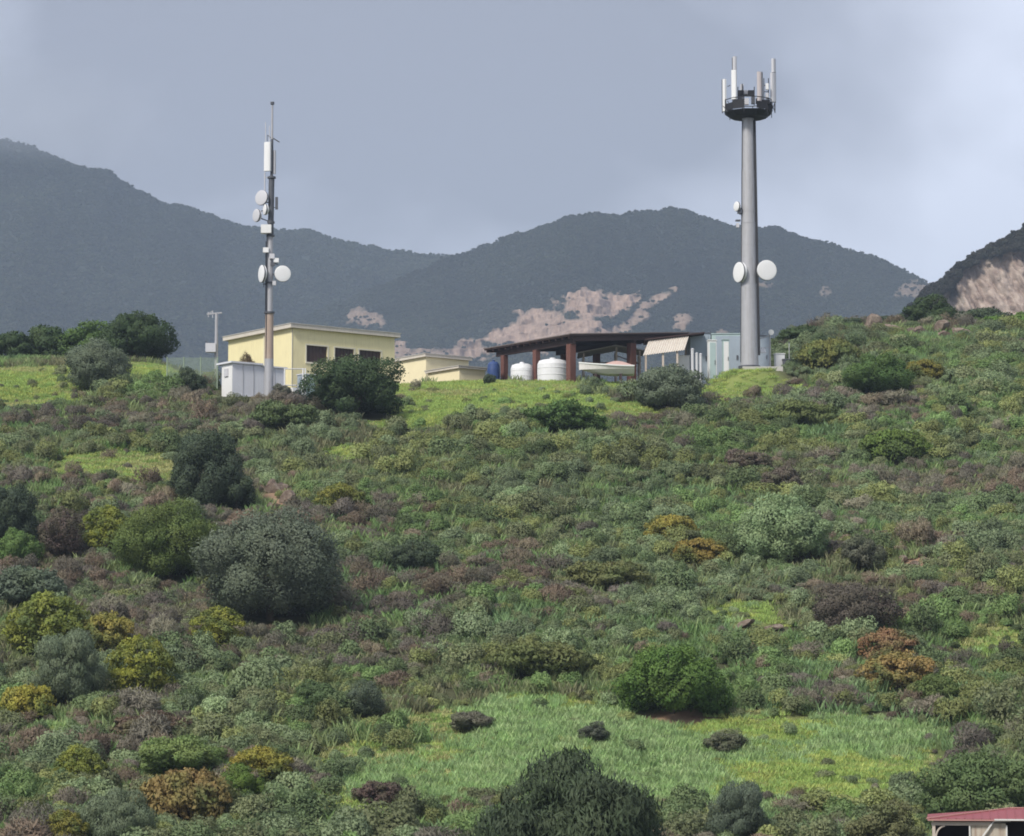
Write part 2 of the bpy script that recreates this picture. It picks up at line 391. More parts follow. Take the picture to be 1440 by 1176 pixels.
xs = np.unique(np.concatenate([np.linspace(-4500, -400, 22), np.linspace(-400, -56, 40), np.arange(-56, 56.1, .5), np.linspace(56, 400, 40), np.linspace(400, 4500, 22)]))
ys = np.unique(np.concatenate([np.linspace(-500, 60, 15), np.linspace(60, 92, 20), np.arange(92, 262, .5), np.linspace(262, 520, 60), np.linspace(520, 6500, 50)]))
gx, gy = np.meshgrid(xs, ys); gz = hfun(gx, gy)
nx, ny = len(xs), len(ys)
ii = (np.arange(ny - 1)[:, None] * nx + np.arange(nx - 1)[None, :]).ravel()
faces = np.stack([ii, ii + 1, ii + nx + 1, ii + nx], 1).ravel()
me = mesh_np('ground', np.stack([gx.ravel(), gy.ravel(), gz.ravel()], 1), faces, 4, M['ground'], True)
for nm, fn in (('grass', grass_mask), ('earth', earth_mask)):
    at_ = me.attributes.new(nm, 'FLOAT', 'POINT'); v_ = fn(gx.ravel(), gy.ravel())
    v_ = v_ * (np.abs(gx.ravel()) < 70) * (gy.ravel() < 262)
    at_.data.foreach_set('value', v_.astype(np.float32))
tag(link('ground', me), 'scrubby hillside of dark soil, grass and bare earth under the plants', kind='structure')

# ------------------------------------------------------------------ mountains
def ridge_rows(prof, px):
    return np.interp(px, [p[0] for p in prof], [p[1] for p in prof])

def mountain(name, label, prof, D, footf, footz, px0, px1, step, nt_, rock_list, seed, mat, spur, fine):
    px = np.arange(px0, px1 + step, step); n = len(px)
    row = ridge_rows(prof, px) + (fbm(px * .035 + 3, px * 0 + seed, seed, 4) - .5) * 9 + (fbm(px * .13, px * 0 + seed * 3, seed + 5, 2) - .5) * 2.5
    Dr = D * (1 + .05 * (fbm(px * .006, px * 0 + 5, seed + 2, 3) - .5))
    u = (px - 720) / F; v = (588 - row) / F
    X = u * Dr / (CP - v * SP); Z = (SP + v * CP) * Dr / (CP - v * SP)
    t = np.concatenate([np.linspace(0, 1, nt_), 1 + np.linspace(0, 1, 12)[1:] ** 1.5])
    tt, ss = np.meshgrid(t, np.arange(n), indexing='ij')
    front = np.minimum(tt, 1.0); back = np.maximum(tt - 1, 0)
    shape = front ** 1.12
    Yr = Dr[ss]; Yf = Dr[ss] * footf
    Y = Yf + (Yr - Yf) * front + back * D * .4
    XX = X[ss] * (Y / Yr) * (front * 1 + (1 - front) * 1.0)
    ZZ = footz + (Z[ss] - footz) * shape - back * (Z[ss] - footz) * .85
    env = np.sin(np.pi * np.clip(front, 0, 1)) ** .7 * (front < 1)
    wx = XX / spur; wy = Y / (spur * 2.4)
    ZZ = ZZ + env * ((ridged(wx, wy, seed + 40, 4) - .55) * spur * .60)
    ZZ = ZZ + (fbm(XX / fine, Y / fine, seed + 60, 3) - .5) * fine * .5 * np.clip(front * 8, 0, 1) * (.35 + .65 * (front < .985))
    P, R = project(XX, Y, ZZ)
    rock = np.zeros_like(XX)
    for (c, r, hw, hh, ang, s_) in rock_list:
        ca, sa = math.cos(ang), math.sin(ang)
        dx = (P - c) * ca + (R - r) * sa; dy = -(P - c) * sa + (R - r) * ca
        dd = np.sqrt((dx / hw) ** 2 + (dy / hh) ** 2)
        rock = np.maximum(rock, s_ * sstep(1.15, .75, dd + (fbm(P * .05, R * .09, seed + 80, 5, .62) - .5) * 1.7))
    rock = rock * (tt <= 1)
    crag = ridged(XX / 14 + ZZ / 40, ZZ / 10, seed + 90, 4) - .5
    Y = Y - rock * crag * 26; ZZ = ZZ + rock * (np.floor(ZZ / 7) * 7 + 3.5 - ZZ) * .5
    m_ = len(t)
    ii = (np.arange(m_ - 1)[:, None] * n + np.arange(n - 1)[None, :]).ravel()
    faces = np.stack([ii, ii + 1, ii + n + 1, ii + n], 1).ravel()
    me = mesh_np(name, np.stack([XX.ravel(), Y.ravel(), ZZ.ravel()], 1), faces, 4, mat, True)
    a = me.attributes.new('rock', 'FLOAT', 'POINT'); a.data.foreach_set('value', rock.ravel().astype(np.float32))
    o = tag(link(name, me), label, kind='structure')
    return o, XX, Y, ZZ, rock, tt

P_LEFT = [(-400, 170), (-200, 178), (-60, 188), (0, 195), (50, 208), (110, 238), (150, 241), (190, 270), (235, 288), (300, 306), (350, 321), (395, 323), (430, 324), (490, 339),
          (540, 349), (590, 357), (640, 359), (700, 366), (800, 400), (1000, 470)]
P_MID = [(200, 520), (300, 492), (400, 455), (480, 425), (560, 392), (620, 366), (655, 357), (680, 345), (720, 332), (770, 318), (830, 299), (870, 302), (895, 298), (945, 293), (990, 307),
         (1030, 318), (1095, 321), (1160, 342), (1200, 352), (1250, 372), (1290, 391), (1320, 408), (1400, 440), (1700, 500)]
P_CLIFF = [(1230, 470), (1290, 424), (1306, 406), (1340, 385), (1365, 365), (1395, 345), (1415, 338), (1440, 322), (1500, 290), (1600, 262), (1800, 240)]
ROCKS = [(840, 428, 52, 22, 0.0, 1), (765, 448, 36, 14, .1, .95), (728, 474, 40, 16, 0, 1), (800, 470, 75, 22, 0, .95), (660, 494, 34, 14, 0, .85), (925, 422, 40, 7, -.5, .8), (880, 458, 36, 9, -.5, .7),
         (958, 452, 16, 9, -.4, .7), (512, 450, 26, 14, .3, .6), (545, 488, 36, 14, .3, .75), (590, 500, 40, 12, 0, .65), (1075, 402, 16, 4, .1, .4), (1290, 408, 26, 12, 0, .45), (1015, 470, 10, 6, 0, .5), (1160, 412, 7, 8, 0, .4)]
far_m = mountain('mountain', 'far blue-grey mountain falling away behind the lattice-hung mast', P_LEFT, 2280, .62, -12, -260, 1000, 3, 420, [], 3, M['mount'], 150, 9)
mid_m = mountain('mountain', 'dark wooded mountain with pink rock outcrops behind the canopy', P_MID, 1950, .60, -12, 210, 1640, 2, 330, ROCKS, 7, M['mount'], 80, 5)

def cliff():
    px = np.arange(1236, 1790, 1.25); n = len(px); D = 720.0
    row = ridge_rows(P_CLIFF, px) + (fbm(px * .09, px * 0 + 2, 5, 3) - .5) * 8
    u = (px - 720) / F; v = (588 - row) / F
    X = u * D / (CP - v * SP); Z = (SP + v * CP) * D / (CP - v * SP)
    q = np.concatenate([-np.linspace(1, 0, 14) ** 1.5 * 60, np.linspace(0, 110, 300)[1:]])
    qq, ss = np.meshgrid(q, np.arange(n), indexing='ij')
    XX = X[ss].copy(); band = 4.4 + 4 * (fbm(XX / 9, XX * 0, 12, 3) - .5) + np.clip(XX - 118, 0, 20) * .05
    d = np.maximum(qq, 0)
    Y = D - np.where(d < band, d * .95, band * .95 + (d - band) * .34) + np.maximum(-qq, 0) * 1.4
    ZZ = Z[ss] - d - np.maximum(-qq, 0) * .35
    rock = sstep(-.6, 1.0, d - band + (fbm(XX / 3, ZZ / 3, 23, 3) - .5) * 5) * (d > 0)
    lean = XX + ZZ * .35
    cr = (ridged(lean / 8, ZZ / 22, 31, 4) - .5) * 9.0 + (ridged(lean / 2.6, ZZ / 6, 37, 3) - .5) * 3.2
    Y = Y + cr * rock + (1 - rock) * (fbm(XX / 2.2, ZZ / 2.2 + Y / 3, 51, 3) - .5) * 3.2
    ZZ = ZZ + (1 - rock) * (fbm(XX / 2.0, Y / 2.0, 57, 2) - .5) * 1.5
    # scrub in gullies of the face
    rock = rock * (1 - .8 * sstep(.66, .76, fbm(lean / 6, ZZ / 16, 66, 3)))
    m_ = len(q); ii = (np.arange(m_ - 1)[:, None] * n + np.arange(n - 1)[None, :]).ravel()
    faces = np.stack([ii, ii + n, ii + n + 1, ii + 1], 1).ravel()
    me = mesh_np('cliff', np.stack([XX.ravel(), Y.ravel(), ZZ.ravel()], 1), faces, 4, M['cliff'], False)
    a = me.attributes.new('rock', 'FLOAT', 'POINT'); a.data.foreach_set('value', rock.ravel().astype(np.float32))
    tag(link('cliff', me), 'pink and grey rock cliff capped with dark scrub', kind='structure')
    return XX, Y, ZZ, rock
cl = cliff()

# ------------------------------------------------------------------ leafy meshes
def unit(a): return a / np.maximum(1e-9, np.linalg.norm(a, axis=1, keepdims=True))

def leaf_mesh(name, p, nrm, L, W, rng, spread=.8, mat=None, upright=None, soft=.65):
    n = len(p)
    r = unit(rng.normal(size=(n, 3)))
    fn = unit(nrm * (1 - spread * .5) + r * spread)
    fn = fn * np.where(np.sum(fn * nrm, 1, keepdims=True) < 0, -1.0, 1.0)
    tdir = rng.normal(size=(n, 3)) if upright is None else (upright + rng.normal(size=(n, 3)) * .35)
    tt = unit(tdir - fn * np.sum(tdir * fn, 1, keepdims=True)); bb = np.cross(fn, tt)
    Lr = (L * rng.uniform(.6, 1.4, n))[:, None]; Wr = (W * rng.uniform(.6, 1.4, n))[:, None]
    co = np.stack([p - tt * Lr * .5, p - bb * Wr * .5, p + tt * Lr * .5, p + bb * Wr * .5], 1).reshape(-1, 3)
    me = mesh_np(name, co, np.arange(n * 4), 4, mat, True)
    cn = unit(nrm * soft + fn * (1 - soft))
    me.normals_split_custom_set_from_vertices(np.repeat(cn, 4, 0).tolist())
    return me

def crown(name, seed, nleaf, L, W, lumps=26, asp=.9, fine=False):
    """leafy crown: x,y in [-.5,.5], z in [0,asp]; uneven lumps with gaps between them"""
    rng = np.random.default_rng(seed)
    C = [(0, 0, .5)]; R = [.31]
    off = rng.uniform(-.06, .06, 2)
    for k in range(lumps):
        a = 2.39996 * k + rng.uniform(-.25, .25); sn = np.clip(1 - 1.62 * (k + .5) / lumps + rng.uniform(-.08, .08), -.7, .98)
        ce = math.sqrt(1 - sn * sn); q = rng.uniform(.76, 1.17)
        C.append((off[0] * .5 + math.cos(a) * ce * .355 * q, off[1] * .5 + math.sin(a) * ce * .355 * q, .47 + sn * .36 * q))
        R.append(rng.uniform(.075, .185))
    C = np.array(C); R = np.array(R)
    w = R ** 2; w[0] *= .7; w /= w.sum()
    k = rng.choice(len(R), size=int(nleaf * 2.8), p=w)
    d = unit(rng.normal(size=(len(k), 3)))
    rad = R[k] * (1 - .45 * rng.uniform(0, 1, len(k)) ** 2.0) * (1 + .11 * rng.normal(size=len(k)))
    p = C[k] + d * rad[:, None]
    inside = np.zeros(len(p), bool)
    for j in range(len(R)):
        inside |= (np.linalg.norm(p - C[j], axis=1) < R[j] * .60) & (k != j)
    gap = (fbm(p[:, 0] * 11 + p[:, 2] * 6, p[:, 1] * 11 - p[:, 2] * 5, seed + 3, 2) < .35) & (rng.uniform(size=len(p)) < .8)
    ok = ~inside & ~gap & (p[:, 2] > 0.0)
    p = p[ok][:nleaf]; d = d[ok][:nleaf]
    glob = unit(p - np.array([0, 0, .40]))
    nrm = unit((d * .75 + glob * .4) * np.array([1, 1, 1 / asp]))
    p = p * np.array([1, 1, asp])
    up = np.tile(np.array([[0, 0, 1.0]]), (len(p), 1)) if fine else None
    me = leaf_mesh(name, p, nrm, L, W, rng, .75, M['leaf'], up, .72); me['asp'] = asp
    return me

CROWN_BIG = [crown('crown', 100 + i, 30000, .027, .016, 28 + 3 * i, a) for i, a in enumerate((.95, .85, .75, .9, .62))]
CROWN_HUGE = [crown('crown', 150 + i, 62000, .0185, .011, 46, a) for i, a in enumerate((.85, .8))]
CROWN_MID = [crown('crown', 200 + i, 12000, .038, .023, 20 + 2 * i, a) for i, a in enumerate((.9, .8, .62, .55, .42, .38, 1.2))]
CROWN_FINE = [crown('crown', 300 + i, 34000, .040, .009, 30, a, True) for i, a in enumerate((.95, .8, 1.15))]

def spurge_crown(name, seed, asp=.75, n_heads=110, per=70):
    """domed crown of many small rounded heads"""
    rng = np.random.default_rng(seed); P = []; N = []
    for h in range(n_heads):
        a = rng.uniform(0, 2 * np.pi); s = math.sqrt(rng.uniform(0, 1)); el = math.acos(s * .98)
        rr = rng.uniform(.86, 1.05)
        c = np.array([math.cos(a) * math.cos(el) * .43 * rr, math.sin(a) * math.cos(el) * .43 * rr, .28 + math.sin(el) * .60 * rr])
        if rng.uniform() < .25: c[2] *= .62
        r = rng.uniform(.04, .085)
        d = unit(rng.normal(size=(per, 3))); d[:, 2] = np.abs(d[:, 2]) * 1.0 - .25; d = unit(d)
        P.append(c * np.array([1, 1, asp]) + d * r * rng.uniform(.7, 1.05, (per, 1))); N.append(unit(d * .7 + unit(c[None, :] - np.array([[0, 0, .2]])) * .5))
    n2 = n_heads * per // 3
    a = rng.uniform(0, 2 * np.pi, n2); el = np.arccos(np.sqrt(rng.uniform(0, 1, n2))); rr = rng.uniform(.55, .92, n2)
    q = np.stack([np.cos(a) * np.cos(el) * .42 * rr, np.sin(a) * np.cos(el) * .42 * rr, .08 + np.sin(el) * .72 * rr], 1)
    P.append(q * np.array([1, 1, asp])); N.append(unit(q - np.array([0, 0, .1])))
    Pa = np.concatenate(P); Na = np.concatenate(N)
    me = leaf_mesh(name, Pa, Na, .036, .022, rng, .7, M['leaf']); me['asp'] = asp
    return me
CROWN_SPURGE = [spurge_crown('crown', 400 + i, a) for i, a in enumerate((.85, .72, .6, .48, .38))]

def stems(name, seed, n=6):
    rng = np.random.default_rng(seed); b = MB()
    b.tube((0, 0, -.12), (.01, 0, .22), .035, .026, 7)
    for k in range(n):
        a = 2 * math.pi * k / n + rng.uniform(-.4, .4); l = rng.uniform(.22, .34)
        p1 = (math.cos(a) * l * .5, math.sin(a) * l * .5, rng.uniform(.33, .48)); p2 = (math.cos(a) * l, math.sin(a) * l, rng.uniform(.55, .8))
        b.tube((.01, 0, .15), p1, .02, .012, 5); b.tube(p1, p2, .012, .004, 5)
    me = bpy.data.meshes.new(name); me.from_pydata(b.v, [], b.f); me.materials.append(M['bark']); me.polygons.foreach_set('use_smooth', b.sm); me.update()
    return me
STEMS = [stems('trunk', 900 + i, 5 + i) for i in range(3)]

# albedos
OLV = (.115, .140, .095); DOL = (.055, .075, .048); GRN = (.075, .125, .038); YGR = (.17, .19, .035); YEL = (.27, .24, .035); ORA = (.27, .155, .05)
PAL = (.19, .255, .13); BRN = (.085, .065, .055); DKG = (.045, .072, .032); RUS = (.20, .095, .045); BGR = (.11, .19, .045)
BUSH = [
 # (centre, top, bottom, half width, crown kind, albedo, name, label[, depth])
 (140, 476, 556, 47, 'big', OLV, 'bush', 'rounded grey-green bush on the grass by the green wire fence'),
 (190, 438, 512, 52, 'big', DKG, 'tree', 'tallest dark green tree behind the grassy rise by the wire fence', 219),
 (122, 452, 512, 46, 'mid', GRN, 'tree', 'mid green tree next to the tallest tree on the grassy rise', 221),
 (68, 455, 512, 46, 'mid', DKG, 'tree', 'domed dark tree in the row on the grassy rise', 221),
 (14, 464, 514, 42, 'mid', DKG, 'tree', 'low dark tree at the outer end of the grassy rise row', 219),
 (-40, 462, 514, 40, 'mid', GRN, 'tree', 'green tree past the outer end of the grassy rise row', 219),
 (268, 518, 560, 25, 'mid', DOL, 'bush', 'small dark bush against the green wire fence'),
 (503, 498, 594, 66, 'big', DKG, 'bush', 'large dark green bush covering the windows of the yellow building'),
 (940, 515, 585, 54, 'big', OLV, 'bush', 'round olive-grey bush in front of the corrugated awning'),
 (790, 566, 614, 62, 'mid', GRN, 'bush', 'wide low green bush on the slope below the white tanks'),
 (288, 605, 724, 52, 'big', DOL, 'olive_tree', 'dark grey olive tree above the yellow-green bushes, below the pale shelter'),
 (332, 660, 724, 30, 'mid', DOL, 'bush', 'dark bush leaning out from the dark olive tree'),
 (150, 708, 790, 44, 'spurge', YGR, 'spurge_bush', 'yellow-green domed bush touching the big grey olive group'),
 (238, 703, 828, 74, 'huge', (.10, .135, .04), 'bush', 'large mid green bush between the two grey olive trees'),
 (380, 718, 888, 103, 'huge', (.105, .125, .088), 'olive_tree', 'largest grey-green wild olive tree halfway up the slope, below the rocks'),
 (1105, 692, 803, 66, 'big', PAL, 'bush', 'bright pale green round bush alone on the open scrub'),
 (1236, 496, 565, 47, 'big', GRN, 'bush', 'green bush below the rock ledges of the hill shoulder'),
 (1308, 417, 466, 41, 'mid', DKG, 'tree', 'dark green tree on the skyline under the cliff', 233),
 (1375, 432, 470, 50, 'mid', DOL, 'bush', 'low olive bush on the skyline beside the dark skyline tree', 236),
 (1405, 446, 484, 46, 'spurge', BGR, 'bush', 'bright green bush on the hill crest under the cliff', 226),
 (1450, 440, 480, 40, 'spurge', BGR, 'bush', 'bright yellow-green bush at the far end of the hill crest', 226),
 (1165, 480, 526, 54, 'spurge', (.15, .16, .05), 'bush', 'flat olive-yellow bush between the white cabinet and the rock ledges'),
 (1300, 506, 540, 32, 'spurge', (.17, .16, .04), 'bush', 'small yellowish bush beside the green bush below the ledges'),
 (1130, 458, 500, 42, 'mid', DKG, 'bush', 'dark bush behind the white cabinet and floodlight post', 220),
 (1185, 448, 480, 36, 'mid', DOL, 'bush', 'dull green bush on the shoulder below the mountain', 226),
 (1240, 444, 474, 30, 'mid', DOL, 'bush', 'dull green bush on the shoulder above the rock ledges', 230),
 (1257, 604, 658, 56, 'spurge', (.10, .15, .035), 'bush', 'vivid green low bush on the scrub below the hill shoulder'),
 (1120, 562, 608, 54, 'mid', (.11, .135, .05), 'bush', 'yellow-green low bush below the bright grass at the pole foot'),
 (945, 904, 1022, 75, 'big', (.085, .145, .035), 'bush', 'large bright green round bush at the upper edge of the meadow'),
 (1196, 817, 908, 58, 'big', (.095, .08, .066), 'bush', 'dark brown leafless round bush above the orange bushes'),
 (1250, 884, 950, 50, 'spurge', (.21, .13, .07), 'spurge_bush', 'rust-orange domed bush under the dark brown bush'),
 (1268, 917, 985, 64, 'spurge', (.24, .175, .065), 'spurge_bush', 'ochre-yellow domed bush in front of the rust-orange one'),
 (1318, 945, 1000, 38, 'mid', (.10, .135, .045), 'bush', 'small green bush beside the ochre-yellow domed bush'),
 (820, 1064, 1320, 142, 'fine', (.048, .066, .038), 'olive_tree', 'big dark fine-leaved olive tree below the meadow', 80),
 (1378, 1058, 1190, 90, 'big', (.095, .135, .055), 'bush', 'wide green bush behind the red roofed shed', 103),
 (1042, 1100, 1210, 44, 'fine', (.10, .125, .09), 'olive_tree', 'small grey-green olive at the lower edge of the meadow', 100),
 (1245, 1128, 1230, 58, 'mid', (.12, .125, .06), 'bush', 'olive-brown bush beside the red roofed shed', 97),
 (94, 888, 1004, 54, 'fine', (.13, .16, .10), 'olive_tree', 'pale grey-green young olive among the yellow bushes'),
 (70, 832, 938, 68, 'spurge', (.16, .185, .04), 'spurge_bush', 'large yellow-green domed bush above the pale young olive'),
 (150, 862, 930, 50, 'spurge', (.22, .195, .05), 'spurge_bush', 'golden yellow bush behind the pale young olive'),
 (198, 890, 992, 52, 'spurge', (.19, .20, .035), 'spurge_bush', 'yellow-green domed bush beside the pale young olive'),
 (40, 963, 1024, 50, 'spurge', (.25, .235, .045), 'spurge_bush', 'bright lemon yellow low bush below the pale young olive'),
 (306, 850, 922, 43, 'spurge', (.20, .21, .04), 'spurge_bush', 'yellow-topped bush at the foot of the largest grey olive'),
 (112, 1047, 1118, 41, 'spurge', (.18, .20, .04), 'spurge_bush', 'compact yellow-green bush above the olive at the bottom edge'),
 (256, 1034, 1100, 62, 'mid', (.13, .18, .06), 'bush', 'light green bush beside the white stone'),
 (262, 1086, 1164, 78, 'spurge', (.19, .145, .055), 'spurge_bush', 'orange-brown domed bush in front of the light green bush'),
 (368, 1050, 1112, 54, 'spurge', (.22, .20, .04), 'spurge_bush', 'mustard yellow bush adjoining the orange-brown bush'),
 (335, 1075, 1140, 36, 'mid', (.09, .14, .03), 'bush', 'fresh green bush between the orange-brown and mustard bushes'),
 (165, 1112, 1230, 52, 'fine', (.13, .16, .10), 'olive_tree', 'pale olive at the bottom edge below the yellow-green bush', 99),
 (88, 1138, 1220, 40, 'spurge', (.18, .17, .04), 'spurge_bush', 'yellow-brown bush touching the pale olive at the bottom edge', 98),
 (6, 680, 785, 44, 'big', DOL, 'olive_tree', 'dark olive tree beside the bright green bush and the maroon shrub'),
 (25, 738, 806, 30, 'mid', (.10, .165, .05), 'bush', 'bright green bush in front of the dark olive and maroon shrub'),
 (84, 712, 796, 32, 'mid', (.105, .08, .068), 'bush', 'maroon-brown bare bush beside the bright green bush'),
 (40, 793, 866, 66, 'mid', (.09, .115, .08), 'bush', 'low grey-green bush above the large yellow-green domed bush'),
 (480, 680, 728, 40, 'spurge', (.16, .165, .04), 'spurge_bush', 'olive-yellow low bush beside the rock pile'),
 (944, 724, 770, 42, 'spurge', (.24, .21, .05), 'spurge_bush', 'golden yellow low bush in the middle of the open scrub'),
 (986, 757, 803, 46, 'spurge', (.21, .165, .045), 'spurge_bush', 'dull ochre low bush just below the golden yellow one'),
 (765, 900, 964, 76, 'mid', (.115, .13, .05), 'bush', 'wide olive-green bush above the teal weeds of the meadow'),
 (845, 788, 838, 64, 'mid', (.115, .125, .05), 'bush', 'low wide olive-brown bush in the open scrub'),
 (447, 952, 1014, 38, 'mid', (.075, .115, .05), 'bush', 'green bush among brown scrub beside the meadow'),
 (510, 955, 1018, 28, 'mid', (.095, .12, .085), 'bush', 'small grey-green bush next to the green one by the meadow'),
 (580, 755, 814, 38, 'mid', DOL, 'bush', 'dark green bush in the middle of the scrub'),
 (1212, 748, 812, 34, 'mid', (.10, .105, .075), 'bush', 'dark scrubby bush beside the bright pale green bush'),
 (400, 563, 612, 52, 'mid', (.085, .115, .05), 'bush', 'green bush below the mast and the pale shelter'),
 (730, 684, 722, 36, 'mid', PAL, 'bush', 'light green mound of a bush in the upper scrub'),
 (664, 1000, 1036, 34, 'mid', (.12, .115, .085), 'bush', 'grey-brown bush at the tip of the meadow'),
 (1018, 1030, 1066, 30, 'mid', (.11, .115, .075), 'bush', 'dark purplish low bush standing in the meadow'),
 (396, 538, 566, 16, 'mid', (.12, .12, .10), 'bush', 'grey twiggy bush at the foot of the tall mast', 191.5),
 (346, 496, 540, 13, 'mid', (.10, .06, .04), 'bush', 'dark brown bush top showing over the pale shelter', 197.2),
 (688, 524, 540, 9, 'mid', DOL, 'bush', 'tiny dark bush in front of the blue tank', 199.5),
 (835, 1015, 1050, 22, 'mid', (.09, .10, .075), 'bush', 'small grey bush at the upper meadow edge'),
 (1050, 632, 668, 36, 'mid', (.125, .10, .08), 'bush', 'reddish brown bare bush in the scrub below the pole'),
 (1100, 654, 700, 34, 'mid', (.12, .10, .08), 'bush', 'brown bare bush above the bright pale green bush'),
 (210, 1000, 1050, 62, 'mid', (.115, .085, .06), 'bush', 'russet brown low bush above the light green bush'),
 (530, 1098, 1140, 36, 'mid', (.105, .075, .065), 'bush', 'wine-red low bush beside the lower meadow'),
]
HOLES = []      # (x, y, r) ground kept free of small scrub
BOXES = []      # picture boxes of big plants
LAND = []       # big plants that small shrubs are described by
CUT = re.compile(r' (on|by|behind|above|below|in|at|beside|next|against|covering|between|touching|alone|under|past|among|leaning|showing|adjoining|standing|just|halfway|over|of|to)\b.*')
ci = 0
for e in BUSH:
    c, top, bot, hw, kind, col, name, label = e[:8]
    if len(e) > 8:
        D = e[8]; p = at(c, bot, D); x, y = p.x, D; z = hz(x, y)
    else:
        x, y, zf = ground_hit(c, bot - 3)
        y2 = y + hw * y / F * .55; x = x * y2 / y; y = y2; z = hz(x, y)
    w = 2 * hw * y / F
    if len(e) > 8: zf = hz(x, y - w * .3)
    ztop = at(c, top, y).z
    h = max(.5, (ztop - zf)) * 1.03
    pool = {'huge': CROWN_HUGE, 'big': CROWN_BIG, 'mid': CROWN_MID, 'fine': CROWN_FINE, 'spurge': CROWN_SPURGE}[kind]
    order = sorted(pool, key=lambda m_: abs(math.log(m_['asp'] * w / h))); me = order[ci % 2] if len(order) > 1 else order[0]
    asp = me['asp']
    rt = thing(name, label, 'tree' if 'tree' in name else 'bush', (x, y, z), (ci * 2.399) % 6.28)
    k = link('crown', me, rt); k.scale = (w * 1.08, w * 1.08, h * 1.04 / asp); k.location = (0, 0, zf - z - .05 * h)
    k.color = (*[v * 1.5 for v in col], {'spurge': .8, 'mid': .35}.get(kind, .15))
    t_ = link('trunk', STEMS[ci % 3], rt); t_.scale = (w * .95, w * .95, h * .9)
    HOLES.append((x, y, w * .44)); BOXES.append((c - hw, c + hw, top, bot))
    LAND.append((x, y, label if len(label.split()) <= 9 else CUT.sub('', label)))
    ci += 1

# ------------------------------------------------------------------ structures on the crest
def local(base, px, row, D): return at(px, row, D) - Vector(base)

def wall_boxes(b, L, H, th, openings, axis, face):
    """a wall of length L along axis ('x' or 'y') from z=-.6 to H with rectangular openings (a0, a1, z0, z1)"""
    cuts = sorted(openings); a = 0.0
    def put(a0, a1, z0, z1):
        if a1 - a0 < 1e-4 or z1 - z0 < 1e-4: return
        if axis == 'x': b.box(a0, a1, face, face + th, z0, z1)
        else: b.box(face, face + th, a0, a1, z0, z1)
    for (a0, a1, z0, z1) in cuts:
        put(a, a0, -.9, H); put(a0, a1, -.9, z0); put(a0, a1, z1, H); a = a1
    put(a, L, -.9, H)

def flat_building(name, label, px, D, LX, LY, row_top, zbase, openings, wallmat, slab=.28, over=.30):
    p = at(px, row_top, D); H = p.z - zbase - slab
    rt = thing(name, label, 'building', (p.x, p.y, zbase), RZ)
    b = MB(); th = .22
    wall_boxes(b, LX, H, th, openings, 'x', 0)
    b.box(0, th, th, LY - th, -.9, H); b.box(LX - th, LX, th, LY - th, -.9, H); b.box(0, LX, LY - th, LY, -.9, H)
    b.build('wall', wallmat, rt)
    r = MB(); r.box(-over, LX + over, -over, LY + over, H, H + slab); ro = r.build('roof', M['roofslab'], rt)
    d = MB(); d.box(-over - .04, LX + over + .04, -over - .04, LY + over + .04, H + slab, H + slab + .05); d.build('roof_edging', M['conc'], ro)
    return rt, H

LX = face_len_x(139, 203); LY = face_len_y(103, 203)
zb = at(411, 562, 200).z
wins = []
for (a, b_) in ((430, 458), (468, 494), (501, 531)):
    wins.append(((a - 411) / 139 * LX, (b_ - 411) / 139 * LX))
p = at(411, 456, 200)
Hh = p.z - zb - .28
ops = [(a, b_, Hh - 2.32, Hh - 1.12) for (a, b_) in wins]
yb_, H = flat_building('yellow_building', 'pale yellow flat-roofed building with three dark windows beside the tall mast', 411, 200, LX, LY, 456, zb, ops, M['yellow'])
for (a, b_, z0, z1) in ops:
    w = MB(); w.box(a, b_, .12, .15, z0, z1); wo_ = w.build('window', M['darkwin'], yb_)
    f = MB(); e = .10
    f.box(a - e, b_ + e, -.035, .02, z1, z1 + e); f.box(a - e, b_ + e, -.06, .02, z0 - e * 1.2, z0); f.box(a - e, a, -.035, .02, z0, z1); f.box(b_, b_ + e, -.035, .02, z0, z1)
    f.build('frame', M['cream'], wo_)
    for k in range(1, 6):
        g = MB(); xx = a + (b_ - a) * k / 6; g.box(xx - .03, xx + .03, .085, .115, z0, z1); g.build('bar', M['wooddark'], wo_)
pp = MB(); ypos = (411 - 368) / 103 * LY; pp.tube((-.07, ypos, -.5), (-.07, ypos, H), .045); pp.build('drainpipe', M['cream'], yb_)
cp = MB(); cp.box(-.02, .02, -.025, .0, -.5, H - .02); cp.build('corner_strip', M['conc'], yb_)

# two low yellow blocks
LX2 = face_len_x(60, 216); LY2 = face_len_y(52, 216)
b2, H2 = flat_building('low_building', 'low cream block with grey roof between the yellow building and the canopy', 599, 216, LX2, LY2, 498, hz(-6.5, 217) - .3, [], M['creamwall'], .22, .2)
dd = MB(); dd.box(.9, 1.8, -.03, .0, 0, 1.35); dd.build('door', M['conc'], b2)
LX3 = face_len_x(36, 212); LY3 = face_len_y(46, 212)
b3, H3 = flat_building('low_building', 'smaller cream block stepping forward from the low grey-roofed block', 646, 211, LX3, LY3, 515, hz(-3.9, 211) - .3, [], M['creamwall'], .16, .18)
dd = MB(); dd.box(.35, 1.0, -.03, .0, 0.05, .75); dd.build('hatch', M['galvdark'], b3)

